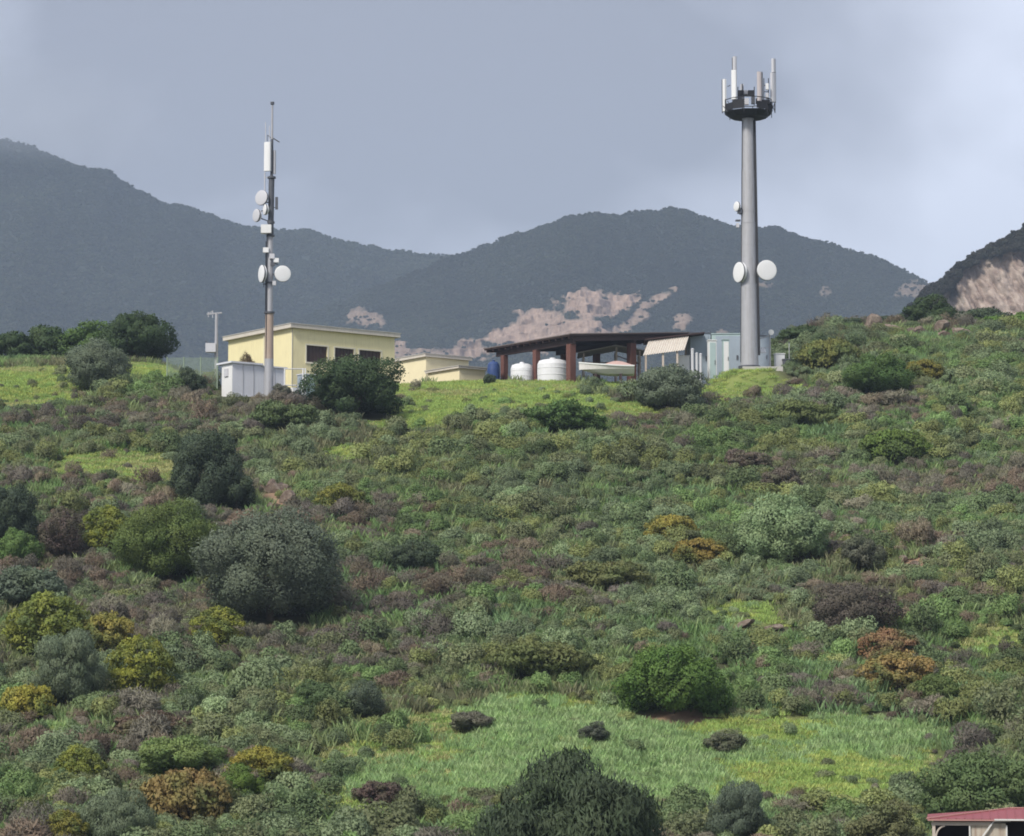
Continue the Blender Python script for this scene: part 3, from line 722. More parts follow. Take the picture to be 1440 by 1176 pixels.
# pale shelter in front of the yellow building
p = at(327, 508, 193.5); zs_ = at(327, 566, 193.5).z
sh = thing('equipment_shelter', 'pale grey equipment shelter with white end wall in front of the yellow building', 'shelter', (p.x, p.y, zs_), RZ)
SX = face_len_x(70, 195); SY = face_len_y(17, 194); SH = p.z - zs_
b = MB(); b.box(0.02, SX, 0, SY, -.5, SH - .12); b.build('body', M['cab'], sh)
b = MB(); b.box(-.015, .02, .005, SY, -.5, SH - .12); b.build('end_panel', M['cabwhite'], sh)  # whiter skin on the end face: its sunlight is put into the colour
b = MB(); b.box(-.18, SX * .56, -.15, SY + .5, SH - .12, SH); b.box(SX * .56, SX + .12, -.12, SY + .3, SH - .22, SH - .13); b.build('roof', M['cab'], sh)
b = MB(); b.box(-.09, -.015, SY * .35, SY * .72, SH - 1.0, SH - .45); b.build('meter_box', M['greywhite'], sh)
for k in range(1, 5):
    g = MB(); xx = SX * k / 5; g.box(xx - .02, xx + .02, -.025, 0, .05, SH - .15); g.build('seam', M['galv'], sh)
b = MB(); b.box(.6, 2.1, -.32, -.01, .25, .40); b.build('cable_tray', M['galv'], sh)

# small cabinet and railing
p = at(436, 527, 193); zc = at(436, 568, 193).z
ca = thing('equipment_cabinet', 'blue-grey cabinet between the mast foot and the large dark bush', 'cabinet', (p.x - .1, p.y, zc), RZ)
b = MB(); b.box(-.4, .55, 0, .8, -.3, p.z - zc); b.build('body', M['bluegrey'], ca)
b = MB(); b.box(-.45, .60, -.05, .85, p.z - zc, p.z - zc + .06); b.build('lid', M['cab'], ca)
b = MB(); b.box(-.3, .45, -.02, 0, .1, p.z - zc - .12); b.build('door', M['teal'], ca)
r0 = at(400, 562, 192.5); zr = hz(r0.x, r0.y)
rl = thing('railing', 'white tube railing gate beside the mast foot', 'railing', (r0.x, r0.y, zr))
top = at(400, 519, 192.5).z - zr; wdt = 28 * 192.5 / F
for xx in (0, wdt * .93, wdt * 1.05):
    b = MB(); b.tube((xx, 0, -.3), (xx, 0, top + .05), .05); b.build('post', M['cabwhite'], rl)
for zz in (top, top * .5):
    b = MB(); b.tube((0, 0, zz), (wdt, 0, zz), .035); b.build('rail', M['greywhite'], rl)
a0 = at(417, 553, 191.8)
ac = thing('air_unit', 'small white fan unit on the ground beside the railing gate', 'fan unit', (a0.x, a0.y, hz(a0.x, a0.y)), RZ)
zt = a0.z - hz(a0.x, a0.y) + .35
b = MB(); b.box(-.38, .38, -.15, .15, -.15, zt); b.build('casing', M['cabwhite'], ac)
b = MB(); b.lathe((0, -.16, zt - .38), (0, -1, 0), [(0, .27), (.03, .27), (.04, .2)], 16); b.build('fan_grille', M['galvdark'], ac)

# wire fence
f0 = at(235, 503, 196.5); f1 = at(306, 506, 196.5)
zf0 = hz(f0.x, f0.y); zf1 = hz(f1.x, f1.y)
fe = thing('wire_fence', 'green wire mesh fence panel next to the pale shelter', 'fence', (f0.x, f0.y, zf0))
W_ = f1.x - f0.x; FH = f0.z - zf0
for k in range(4):
    xx = W_ * k / 3; zz = hz(f0.x + xx, f0.y) - zf0
    b = MB(); b.tube((xx, 0, zz - .4), (xx, 0, FH + .05), .045, .045, 6); b.build('post', M['wire'], fe)
wm = MB(); k = 0.0
while k < W_:
    zz = hz(f0.x + k, f0.y) - zf0; wm.box(k - .0055, k + .0055, -.004, .004, zz, FH); k += .055
k = -.2
while k < FH: wm.box(0, W_, -.012, -.0045, k - .0055, k + .0055); k += .055
o = wm.build('wire_mesh', M['wire'], fe); o['kind'] = 'stuff'

# antenna helpers
def dish(parent, c, d, r, name='dish', drum=.5, mat='white'):
    d = Vector(d).normalized(); c = Vector(c)
    b = MB(); b.lathe(c - d * drum, d, [(0, r * .25), (drum * .35, r * .8), (drum * .6, r), (drum, r)], 28); o = b.build(name, M['greywhite' if mat == 'grey' else 'white'], parent)
    q = MB(); q.lathe(c + d * .002, d, [(0, r * 1.03), (.03, r * 1.03), (.05, r * .96), (.07, r * .6), (.08, .02)], 28); q.build('radome', M['greywhite' if mat == 'grey' else 'white'], o)
    q = MB(); q.lathe(c - d * .06, d, [(0, r * 1.05), (.075, r * 1.05)], 28); q.build('rim', M['galvdark'], o)
    return o

def panel(parent, c, w, dp, h, mat, yaw=0.0, pipe=None):
    """panel antenna centred at c, rounded front"""
    b = MB(); n = 6; pts = []
    for k in range(n + 1):
        a = math.pi * k / n; pts.append((-math.cos(a) * w / 2, -math.sin(a) * dp * .35 - dp * .3))
    pts += [(w / 2, dp * .35), (-w / 2, dp * .35)]
    cy, sy = math.cos(yaw), math.sin(yaw)
    ring = [(x * cy - y * sy, x * sy + y * cy) for (x, y) in pts]
    lo = [(c[0] + x, c[1] + y, c[2] - h / 2) for x, y in ring]; hi = [(c[0] + x, c[1] + y, c[2] + h / 2) for x, y in ring]
    m_ = len(ring)
    b.add(lo + hi, [(i, (i + 1) % m_, m_ + (i + 1) % m_, m_ + i) for i in range(m_)] + [tuple(reversed(range(m_))), tuple(range(m_, 2 * m_))])
    o = b.build('panel_antenna', mat, parent)
    if pipe:
        ox, oy = -math.sin(yaw) * -dp * .9, math.cos(yaw) * dp * .9
        q = MB(); q.tube((c[0] + ox, c[1] + oy, pipe[0]), (c[0] + ox, c[1] + oy, pipe[1]), .045, None, 6); q.build('mounting_pipe', M['galvdark'], o)
        q = MB()
        for f_ in (-.35, .35): q.bar((c[0], c[1], c[2] + h * f_), (c[0] + ox, c[1] + oy, c[2] + h * f_), .07, .06)
        build_each(q, 'bracket', M['galvdark'], o)
    return o

# ---- tall mast
DM = 193.0
mb_ = at(378, 566, DM); zm = hz(mb_.x, mb_.y)
ma = thing('antenna_mast', 'slim stepped antenna mast with dishes in front of the yellow building', 'mast', (mb_.x, mb_.y, zm))
def ml(px, row, dy=0.0):
    q = at(px, row, DM); return Vector((q.x - mb_.x, dy, q.z - zm))
s_ = DM / F
def seg(px0, r0, px1, r1, w0, w1, mat, nm):
    b = MB(); b.tube(ml(px0, r0), ml(px1, r1), w0 * s_ / 2, w1 * s_ / 2, 14); return b.build(nm, M[mat], ma)
q0 = ml(378, 566); b = MB(); b.tube((q0.x, 0, -.6), ml(378.3, 505), 14 * s_ / 2, 13 * s_ / 2, 14); b.build('pole_section', M['galv'], ma)
seg(378.3, 505, 379, 441, 13, 11.5, 'rustpole', 'pole_section')
seg(379, 439.5, 380, 332, 10, 8.5, 'galv', 'pole_section')
seg(380.5, 332, 382, 248, 8.5, 8.5, 'galvdark', 'pole_section')
seg(382, 248, 382.6, 196, 4.2, 4.0, 'galvdark', 'pole_section')
seg(382.6, 196, 383, 146, 3.4, 2.6, 'galv', 'pole_section')
for (px, r, w) in ((379, 440, 15), (380.4, 332, 12), (382, 250, 12), (381, 313, 11), (379.6, 398, 13)):
    b = MB(); a_ = ml(px, r); b.lathe(a_ - Vector((0, 0, .06)), (0, 0, 1), [(0, w * s_ / 2), (.12, w * s_ / 2)], 14); b.build('flange', M['galvdark'], ma)
b = MB(); b.lathe(ml(383, 148), (0, 0, 1), [(0, 2.6 * s_ / 2), (.05, 5.5 * s_ / 2), (.22, 5.5 * s_ / 2)], 10); b.build('top_cap', M['galvdark'], ma)
panel(ma, ml(376.5, 221, -.12), 10 * s_, .22, 42 * s_, M['white'], -.35, None)
panel(ma, ml(386, 228, .10), 4 * s_, .12, 34 * s_, M['greywhite'], .9, None)
b = MB(); b.bar(ml(383, 194), ml(393, 200), .10, .07); b.bar(ml(383, 196), ml(376, 190), .05, .05); b.bar(ml(376, 191), ml(376, 199), .04, .04); build_each(b, 'bracket', M['galvdark'], ma)
for (wx_, wt_) in ((373.5, 172), (379, 177)):
    b = MB(); b.tube(ml(wx_, 199), ml(wx_, wt_), .03, .03, 6); b.build('whip_antenna', M['greywhite'], ma)
b = MB(); b.tube(ml(372.5, 243, -.1), ml(372.5, 270, -.1), .045, .045, 6); b.bar(ml(372.5, 250, -.1), ml(381, 250), .05, .05); b.build('cable_stand', M['greywhite'], ma)
dish(ma, ml(368, 279, -.22), (-.55, -.83, .05), 10.5 * s_, mat='grey', drum=.35)
dish(ma, ml(361, 304, -.25), (-.80, -.6, 0), 9 * s_, mat='grey', drum=.35)
dish(ma, ml(373, 296, -.3), (-.9, -.4, 0), 7.5 * s_, drum=.3)
b = MB(); b.bar(ml(366, 298, -.15), ml(380, 294), .07, .07); b.bar(ml(362, 306, -.15), ml(380, 312), .07, .07); b.bar(ml(368, 285), ml(380, 285), .07, .07); build_each(b, 'bracket', M['galvdark'], ma)
b = MB(); b.box(*(lambda c: (c.x - .09, c.x + .09, -.1, .1, c.z - .42, c.z + .42))(ml(389, 286))); b.bar(ml(389, 292), ml(383, 292), .05, .05); b.build('radio_unit', M['galvdark'], ma)
def bx_(px, r, wpx, hpx, dy, dpt, mat):
    c = ml(px, r, dy); b = MB(); b.box(c.x - wpx * s_ / 2, c.x + wpx * s_ / 2, dy - dpt / 2, dy + dpt / 2, c.z - hpx * s_ / 2, c.z + hpx * s_ / 2)
    o = b.build('radio_unit', M[mat], ma); return o
bx_(375, 323.5, 14.5, 12, -.3, .5, 'cabwhite'); bx_(374.5, 353, 8, 7, -.3, .3, 'white'); bx_(383, 361.5, 7, 7, -.25, .3, 'greywhite'); bx_(389, 367, 7, 6, -.2, .3, 'white'); bx_(384, 372, 6, 5, -.2, .25, 'galvdark')
b = MB(); b.bar(ml(370, 349), ml(384, 349), .06, .06); b.bar(ml(379, 368), ml(391, 372), .06, .06); b.bar(ml(366, 386), ml(398, 386), .09, .09); b.bar(ml(370, 400), ml(389, 397), .06, .06); b.bar(ml(371, 386), ml(371, 404), .05, .05); b.bar(ml(388, 386), ml(388, 400), .05, .05); build_each(b, 'bracket', M['galvdark'], ma)
dish(ma, ml(368.5, 386, -.28), (-.90, -.43, 0), 12 * s_, drum=.35)
dish(ma, ml(398, 386, -.28), (.22, -.97, .0), 11.3 * s_, drum=.35)
bx_(386, 399, 5, 6, -.2, .2, 'greywhite')
for (A_, B_) in ((ml(374.2, 340, -.06), ml(373, 505, -.06)), (ml(376.0, 330, -.22), ml(374.6, 505, -.24))):
    b = MB(); b.tube(A_, B_, .033, .033, 6); b.build('feeder_cable', M['cable'], ma)

# ---- antenna post at the end of the yellow building
pa = at(304, 510, 203.0); za = hz(pa.x, pa.y)
ap = thing('antenna_post', 'grey post with small aerial and box at the corner of the yellow building', 'aerial post', (pa.x, pa.y, za))
def al(px, row, dy=0.0):
    q = at(px, row, 203.0); return Vector((q.x - pa.x, dy, q.z - za))
b = MB(); b.tube((0, 0, -.4), al(304.5, 440), .13, .11, 10); b.build('pole', M['galv'], ap)
b = MB(); b.bar(al(291, 442), al(312, 440), .12, .10); b.bar(al(291, 443), al(299, 437.5), .06, .05); b.build('crossarm', M['galv'], ap)
b = MB(); b.bar(al(299, 437), al(299, 447), .05, .05); b.bar(al(293, 439), al(293, 446), .05, .05); build_each(b, 'aerial', M['greywhite'], ap)
c = al(297, 490, -.2); b = MB(); b.box(c.x - .36, c.x + .36, -.5, .02, c.z - .32, c.z + .32); b.build('radio_unit', M['greywhite'], ap)
b = MB(); b.bar(al(289, 480), al(296, 486), .08, .06); b.bar(al(296, 490), al(304, 490), .08, .08); build_each(b, 'bracket', M['galvdark'], ap)

# ---- big pole
DP = 201.0
pb = at(1054, 517, DP); zp = pb.z
po = thing('telecom_pole', 'thick tapering steel pole with black antenna platform on top', 'telecom pole', (pb.x, pb.y, zp))
sp_ = DP / F
def pl(px, row, dy=0.0):
    q = at(px, row, DP); return Vector((q.x - pb.x, dy, q.z - zp))
rows_ = [516, 400, 314, 240, 167]; wid = [26, 22.5, 20.5, 18.6, 17]; pxs_ = [1054, 1053, 1052.6, 1052, 1051.6]
for i in range(4):
    b = MB(); b.lathe(pl(pxs_[i], rows_[i]), pl(pxs_[i + 1], rows_[i + 1]) - pl(pxs_[i], rows_[i]), [(0, wid[i] * sp_ / 2), ((pl(pxs_[i + 1], rows_[i + 1]) - pl(pxs_[i], rows_[i])).length, wid[i + 1] * sp_ / 2 + (.02 if i < 3 else 0))], 16, smooth=True)
    b.build('pole_section', M['galv'], po)
for (r, w) in ((314, 22), (298, 20.8), (400, 24)):
    b = MB(); b.lathe(pl(1052.6, r) - Vector((0, 0, .03)), (0, 0, 1), [(0, w * sp_ / 2), (.06, w * sp_ / 2)], 16); b.build('joint_ring', M['galv'], po)
b = MB(); b.lathe(pl(1054, 516), (0, 0, 1), [(-.15, .80), (.05, .80)], 16); b.build('base_flange', M['galvdark'], po)
b = MB(); b.box(-.55, 2.3, -.8, 1.6, -.9, -.02); b.build('plinth', M['conc'], po)
b = MB(); A = pl(1067, 500, -.15); B = pl(1060.7, 170, -.12); b.bar(A, B, .21, .18); b.build('cable_tray', M['cable'], po)
b = MB(); b.bar(pl(1041.0, 510, -.2), pl(1043.4, 170, -.2), .05, .05); b.build('safety_rail', M['galvdark'], po)
b = MB()
for r in range(185, 500, 22): b.bar(pl(1054, r, -.1), pl(1060.6 + (r - 170) * .019, r, -.12), .06, .06)
build_each(b, 'tray_bracket', M['galvdark'], po)
# platform
pc = pl(1052.5, 155); zt_ = pl(1052, 145).z; zlo = pl(1052, 166).z
def octa(r, z, n=12): return [(pc.x + r * math.cos(2 * math.pi * (k + .5) / n), r * math.sin(2 * math.pi * (k + .5) / n), z) for k in range(n)]
b = MB(); b.lathe((pc.x, 0, zlo), (0, 0, 1), [(0, 1.30), (.28, 1.66), (.36, 1.72)], 12, smooth=False); b.build('platform', M['black'], po)
for k in range(12):
    A = Vector(octa(1.72, zlo + .40)[k]); B = Vector(octa(1.72, zlo + .40)[(k + 1) % 12])
    if k in (2, 8): continue
    q = MB(); hgt = .50 + .13 * ((k * 7) % 3)
    d_ = (A + B) * .5 - Vector((pc.x, 0, zlo + .40)); d_.normalize(); o_ = d_ * .03
    q.hexa([A, B, B + o_, A + o_], [A + Vector((0, 0, hgt)), B + Vector((0, 0, hgt)), B + o_ + Vector((0, 0, hgt)), A + o_ + Vector((0, 0, hgt))]); q.build('skirt_panel', M['black'], po)
for zz in (zt_ + .12,):
    b = MB(); R_ = octa(1.76, zz)
    for k in range(12): b.bar(R_[k], R_[(k + 1) % 12], .05, .05)
    b.build('guard_rail', M['black'], po)
for k in range(0, 12, 2):
    b = MB(); A = octa(1.76, zlo + .1)[k]; b.bar(A, (A[0], A[1], zt_ + .15), .05, .05); b.build('guard_post', M['black'], po)
def pan(px, rt, rb, wpx, mat, dy, yaw, piper=None):
    c = pl(px, (rt + rb) / 2); hh = pl(px, rt).z - pl(px, rb).z
    pr = None if piper is None else (pl(px, piper[1]).z, pl(px, piper[0]).z)
    panel(po, (c.x, dy, c.z), wpx * sp_, .2, hh, M[mat], yaw, pr)
pan(1018.5, 113, 158, 5.5, 'white', -.3, -1.0, (113, 160)); pan(1030.5, 104, 145, 7.5, 'white', -1.2, -.5, (86, 150)); pan(1031.5, 85, 103, 5, 'greywhite', -1.15, .5)
pan(1065.5, 107, 151, 6, 'pinkgrey', -1.3, .2, (108, 152)); pan(1071.5, 97, 141, 7, 'greywhite', 1.2, 2.6, (97, 150)); pan(1086.5, 105, 146, 9, 'greywhite', -.5, .7, (86, 160)); pan(1087, 85, 104, 7, 'greywhite', -.45, .9)
pan(1046, 112, 140, 5, 'greywhite', 1.6, 3.1, (112, 150))
def prb(px, r, wpx, hpx, dy, mat, nm='radio_unit'):
    c = pl(px, r); b = MB(); b.box(c.x - wpx * sp_ / 2, c.x + wpx * sp_ / 2, dy - .15, dy + .15, c.z - hpx * sp_ / 2, c.z + hpx * sp_ / 2); b.build(nm, M[mat], po)
prb(1042, 131, 8, 8, .1, 'black'); prb(1056, 131, 8, 8, .1, 'black'); prb(1064, 147, 6, 7, -1.1, 'black'); prb(1034, 148, 7, 6, -1.1, 'black'); prb(1049, 129, 6, 6, .3, 'greywhite'); prb(1048.5, 147, 6, 9, -.9, 'greywhite')
prb(1077, 126, 4, 9, -.9, 'white'); prb(1077, 139, 4, 8, -.9, 'greywhite'); prb(1040, 143, 5, 10, -.6, 'galvdark'); prb(1058, 144, 5, 10, -.6, 'galvdark'); prb(1075, 148, 12, 6, -1.0, 'black')
b = MB()
for px in (1037, 1060, 1073.5, 1080): b.bar(pl(px, 150, -.4), pl(px, 124 if px < 1065 else 112, -.4), .06, .06)
b.bar(pl(1037, 136, -.4), pl(1060, 136, -.4), .06, .06); b.bar(pl(1073.5, 122, -.4), pl(1080, 122, -.4), .05, .05); b.bar(pl(1073.5, 131, -.4), pl(1080, 131, -.4), .05, .05); build_each(b, 'mounting_frame', M['black'], po)
b = MB()
for (x0, r0_, x1, r1_) in ((1016, 152, 1022, 160), (1022, 145, 1030, 158), (1083, 146, 1089, 162), (1089, 146, 1083, 161), (1066, 166, 1078, 168), (1078, 168, 1080, 158), (1026, 123, 1022, 125)):
    b.bar(pl(x0, r0_, -.7), pl(x1, r1_, -.7), .05, .05)
build_each(b, 'bracket', M['galvdark'], po)
# dishes on the pole
dish(po, pl(1038.5, 384, -.35), (-.88, -.47, 0), 14 * sp_, drum=.55)
dish(po, pl(1077.5, 381.5, -.45), (.20, -.98, 0), 14 * sp_, drum=.5)
dish(po, pl(1035.5, 291.5, -.3), (-.87, -.5, 0), 6.8 * sp_, drum=.25)
b = MB(); b.bar(pl(1040, 386, -.1), pl(1077, 383, -.15), .12, .12); b.bar(pl(1041, 392, -.3), pl(1050, 400, -.3), .10, .08); b.bar(pl(1037, 293, -.1), pl(1046, 294), .09, .09); b.bar(pl(1040, 302, -.15), pl(1046, 300), .08, .08); build_each(b, 'bracket', M['galvdark'], po)
prb(1039, 298, 5, 7, -.25, 'galvdark'); prb(1037, 318, 4, 6, -.2, 'greywhite'); prb(1037.5, 311, 7, 2, -.2, 'galvdark')

# ---- canopy
DC = 203.0
cb = at(803, 532, DC); zcn = hz(cb.x, cb.y)
cn = thing('canopy', 'open timber canopy with dark low roof sheltering two white tanks', 'canopy', (cb.x, cb.y, zcn), RZ)
zr0 = at(800, 469, DC - 1).z - zcn
slope = .09
def roofz(X): return zr0 + slope * X
CY = face_len_y(118, DC + 4); CX = face_len_x(166, DC + 3)
x0, x1, y0, y1 = -.55, CX, -.6, CY - .4
r = MB(); r.hexa([(x0, y0, roofz(x0) - .10), (x1, y0, roofz(x1) - .10), (x1, y1, roofz(x1) - .10), (x0, y1, roofz(x0) - .10)], [(x0, y0, roofz(x0)), (x1, y0, roofz(x1)), (x1, y1, roofz(x1)), (x0, y1, roofz(x0))])
ro = r.build('roof', M['wooddark'], cn)
r = MB(); r.hexa([(x0 - .05, y0 - .05, roofz(x0) + .0), (x1 + .05, y0 - .05, roofz(x1)), (x1 + .05, y1 + .05, roofz(x1)), (x0 - .05, y1 + .05, roofz(x0))], [(x0 - .05, y0 - .05, roofz(x0) + .07), (x1 + .05, y0 - .05, roofz(x1) + .07), (x1 + .05, y1 + .05, roofz(x1) + .07), (x0 - .05, y1 + .05, roofz(x0) + .07)])
r.build('roof_sheet', M['oldsheet'], ro)
for k in range(14):
    yy = y0 + .25 + (y1 - y0 - .5) * k / 13
    r = MB(); r.bar((x0 + .05, yy, roofz(x0 + .05) - .19), (x1 - .05, yy, roofz(x1 - .05) - .19), .10, .18); r.build('rafter', M['wooddark'], cn)
ppos = [0, face_len_y(48, DC + 2), face_len_y(93, DC + 4)]
for X in (0, 5.6):
    r = MB(); r.bar((X, y0 + .2, roofz(X) - .47), (X, y1 - .9, roofz(X) - .47), .24, .38); r.build('beam', M['wooddark'], cn)
    for k, yy in enumerate(ppos):
        w_ = .25 if k == 0 else .20
        zg = -.6
        r = MB(); r.box(X - w_, X + w_, yy - w_, yy + w_, zg, roofz(X) - .66); r.build('post', M['woodred'], cn)
r = MB(); r.bar((.02, y0 + .25, roofz(0) - .36), (x1 - .3, y0 + .25, roofz(x1) - .36), .14, .22); r.build('beam', M['wooddark'], cn)

# ---- tanks
def tank(px, rt, rb, wpx, D, label, mat, dome=.35):
    c = at(px, rb, D); zg = hz(c.x, D); zg = min(zg, c.z); topz = at(px, rt, D).z - zg; R_ = wpx * D / F / 2
    t = thing('water_tank', label, 'tank', (c.x, D, zg), 0)
    b = MB(); b.lathe((0, 0, -.1), (0, 0, 1), [(0, R_ * .97), (.2, R_), (topz * .5, R_ * 1.01), (topz - dome * .75, R_), (topz - dome * .3 + .1, R_ * .90), (topz - .02 + .1, R_ * .62), (topz + .12, R_ * .25)], 28); b.build('body', mat, t)
    b = MB(); b.lathe((0, 0, topz), (0, 0, 1), [(0, R_ * .2), (.12, R_ * .2), (.135, R_ * .16)], 16); b.build('lid', mat, t)
    for f_ in (.3, .6):
        b = MB(); b.lathe((0, 0, topz * f_ - .03), (0, 0, 1), [(0, R_ * 1.005), (.03, R_ * 1.03), (.06, R_ * 1.005)], 28, closed=False); b.build('rib', mat, t)
    return t
tank(734, 512, 535, 32, 206.5, 'smaller white domed water tank under the canopy', M['tank'])
tank(777, 506, 533, 43, 205.0, 'larger white domed water tank beside the near canopy post', M['tank'])
tank(694, 509, 536, 18, 208.5, 'dark blue domed tank by the outermost canopy post', M['bluetank'], .6)

# ---- boat
bo_ = at(853, 528, 202.5); zbt = hz(bo_.x, 202.5) + .0
bt = thing('boat', 'small pale boat hull with faded pink cover beside the canopy', 'boat', (bo_.x, 202.5, zbt), 0.0)
Lb = 78 * 202.5 / F; secs = []
zk = max(.12, at(853, 529, 202.5).z - zbt); zg1 = at(853, 516, 202.5).z - zbt
nsec = 12
for k in range(nsec + 1):
    f_ = k / nsec; xx = -Lb / 2 + Lb * f_
    w_ = .72 * min(1, (f_ * 2.1 + .02)) ** .7; lift = (1 - min(1, f_ * 1.7)) ** 2 * .55
    secs.append([(xx, -w_, zg1 + .30 * (1 - f_) ** 2), (xx, -w_ * .86, zg1 - .22), (xx, -w_ * .5, zk + lift + .12), (xx, 0, zk + lift), (xx, w_ * .5, zk + lift + .12), (xx, w_ * .86, zg1 - .22), (xx, w_, zg1 + .30 * (1 - f_) ** 2)])
b = MB(); pts = [p for s in secs for p in s]; fs = []
for k in range(nsec):
    for j in range(6): fs.append((k * 7 + j, k * 7 + j + 1, (k + 1) * 7 + j + 1, (k + 1) * 7 + j))
fs += [tuple(range(6, -1, -1)), tuple(nsec * 7 + j for j in range(7))]
fs += [(k * 7, (k + 1) * 7, (k + 1) * 7 + 6, k * 7 + 6) for k in range(nsec)]
b.add(pts, fs); b.build('hull', M['hull'], bt)
for j in (0, 6):
    b = MB()
    for k in range(nsec): b.bar(secs[k][j], secs[k + 1][j], .07, .09)
    b.build('gunwale', M['cabwhite'], bt)
b = MB(); n_ = 10; ringp = []
for i in range(n_ + 1):
    f_ = i / n_; xx = -.2 + f_ * (Lb / 2 + .1); hh = .34 * math.sin(math.pi * min(1, f_ * .9 + .08)) + .04
    ringp.append([(xx, -.6, zg1 + .05), (xx, -.42, zg1 + .05 + hh * .7), (xx, 0, zg1 + .05 + hh), (xx, .42, zg1 + .05 + hh * .7), (xx, .6, zg1 + .05)])
for i in range(n_):
    b.add(ringp[i] + ringp[i + 1], [(j, j + 1, 5 + j + 1, 5 + j) for j in range(4)], True)
b.build('cover', M['cover'], bt)
for xx in (-.8, 1.0):
    b = MB(); b.box(xx - .08, xx + .08, -.6, .6, -.3, zk + .10); b.build('chock', M['wooddark'], bt)

# ---- open gable shelter behind the boat
gb = at(860, 528, 207.0); zgb = hz(gb.x, 207.0)
gs = thing('open_shelter', 'low open frame shelter with thin pale gable roof behind the boat', 'shelter', (gb.x, 207.0, zgb), 0.0)
def gl(px, row, dy=0.0):
    q = at(px, row, 207.0); return Vector((q.x - gb.x, dy, q.z - zgb))
for (a_, b_) in (((813, 497), (866, 486.5)), ((866, 486.5), (906, 493.5))):
    A = gl(*a_); B = gl(*b_); v3 = Vector((0, 3.2, 0)); u3 = Vector((0, 0, .07))
    q = MB(); q.hexa([A, B, B + v3, A + v3], [A + u3, B + u3, B + v3 + u3, A + v3 + u3]); q.build('roof_sheet', M['membrane'], gs)
for px, r in ((821, 496), (867, 488), (900, 493)):
    for dy in (.1, 3.0):
        A = gl(px, r, dy); q = MB(); q.box(A.x - .06, A.x + .06, dy - .06, dy + .06, -.4, A.z - .02); q.build('post', M['paletim'], gs)
q = MB(); q.bar(gl(867, 500, .1), gl(899, 512, .1), .07, .07); q.build('brace', M['wooddark'], gs)
q = MB(); q.bar(gl(821, 503, 3.0), gl(900, 503, 3.0), .08, .08); q.build('tie_beam', M['paletim'], gs)

# ---- awning with corrugated sheet
ab = at(940, 522, 203.5); zab = hz(ab.x, 203.5)
aw = thing('awning', 'weathered corrugated sheet awning beside the blue-grey equipment shelter', 'awning', (ab.x, 203.5, zab), 0.0)
def wl(px, row, dy=0.0):
    q = at(px, row, 203.5); return Vector((q.x - ab.x, dy, q.z - zab))
TL, TR, BR, BL = wl(913, 477, .9), wl(970, 470, .9), wl(962, 493.5, -.5), wl(904, 501, -.5)
nS = 64; top_, bot_ = [], []
nrm_ = (TR - TL).cross(BL - TL).normalized()
for i in range(nS + 1):
    f_ = i / nS; off = nrm_ * (.035 * math.sin(f_ * 2 * math.pi * 17))
    top_.append(TL.lerp(TR, f_) + off); bot_.append(BL.lerp(BR, f_) + off)
q = MB(); n1_ = nS + 1; th_ = nrm_ * .012
V_ = top_ + bot_ + [p + th_ for p in top_] + [p + th_ for p in bot_]
fs = []
for i in range(nS):
    fs.append((i, i + 1, n1_ + i + 1, n1_ + i)); fs.append((2 * n1_ + i, 3 * n1_ + i, 3 * n1_ + i + 1, 2 * n1_ + i + 1)); fs.append((n1_ + i, n1_ + i + 1, 3 * n1_ + i + 1, 3 * n1_ + i)); fs.append((i, 2 * n1_ + i, 2 * n1_ + i + 1, i + 1))
q.add(V_, fs); q.build('corrugated_sheet', M['sheet'], aw)
A, B = wl(908, 476.5, .7), wl(992, 466.8, .7); v3 = Vector((0, 3.0, 0)); u3 = Vector((0, 0, .09))
q = MB(); q.hexa([A, B, B + v3, A + v3], [A + u3, B + u3, B + v3 + u3, A + v3 + u3]); q.build('roof_sheet', M['wooddark'], aw)
for px, r, dy in ((932, 497, -.3), (952, 494, -.3), (911, 480, 3.2), (968, 474, 3.2)):
    A = wl(px, r, dy); q = MB(); q.box(A.x - .07, A.x + .07, dy - .07, dy + .07, -.5, A.z); q.build('post', M['paletim'], aw)

def cabinet(name, px0, px1, rt, rb, D, dpt, mat, label, cat='cabinet', rz=0.0, door=None, lid=None, group=None):
    c = at((px0 + px1) / 2, rb, D); zt__ = at(px0, rt, D).z; zg = min(c.z, hz(c.x, D)) ; w = (px1 - px0) * D / F; h = zt__ - zg
    t = thing(name, label, cat, (c.x, D, zg), rz, group)
    b = MB(); b.box(-w / 2, w / 2, 0, dpt, -.3, h); b.build('body', mat, t)
    b = MB(); b.box(-w / 2 - .04, w / 2 + .04, -.05, dpt + .04, h, h + .06); b.build('roof', lid or mat, t)
    b = MB(); b.box(-w * .38, w * .38, -.025, 0, .12, h - .14); dr = b.build('door', door or mat, t)
    b = MB(); b.box(w * .24, w * .30, -.06, -.025, h * .45, h * .55); b.build('handle', M['galvdark'], dr)
    return t
cabinet('equipment_shelter', 971, 1000, 469, 522, 205.5, 2.5, M['bluegrey'], 'plain blue-grey equipment shelter next to the corrugated awning', 'shelter', .12, M['bluegrey'], M['galvdark'])
cabinet('equipment_shelter', 1001, 1048, 470, 522, 205.0, 2.6, M['teal'], 'pale teal equipment shelter behind the thick steel pole', 'shelter', -.05, M['bluegrey'], M['teal'])
cabinet('equipment_cabinet', 997, 1008, 479, 520, 202.6, .55, M['cabwhite'], 'tall narrow white cabinet standing before the teal shelter', 'cabinet', .15, M['teal'])
cabinet('equipment_cabinet', 1017, 1026, 478, 518, 202.6, .5, M['teal'], 'tall narrow pale cabinet between the white cabinet and the thick pole', 'cabinet', .1, M['cabwhite'])
cabinet('equipment_cabinet', 1066, 1082, 473, 516, 204.0, 1.0, M['bluegrey'], 'blue-grey cabinet between the thick pole and the floodlight post', 'cabinet', 0, M['bluegrey'], M['galvdark'])
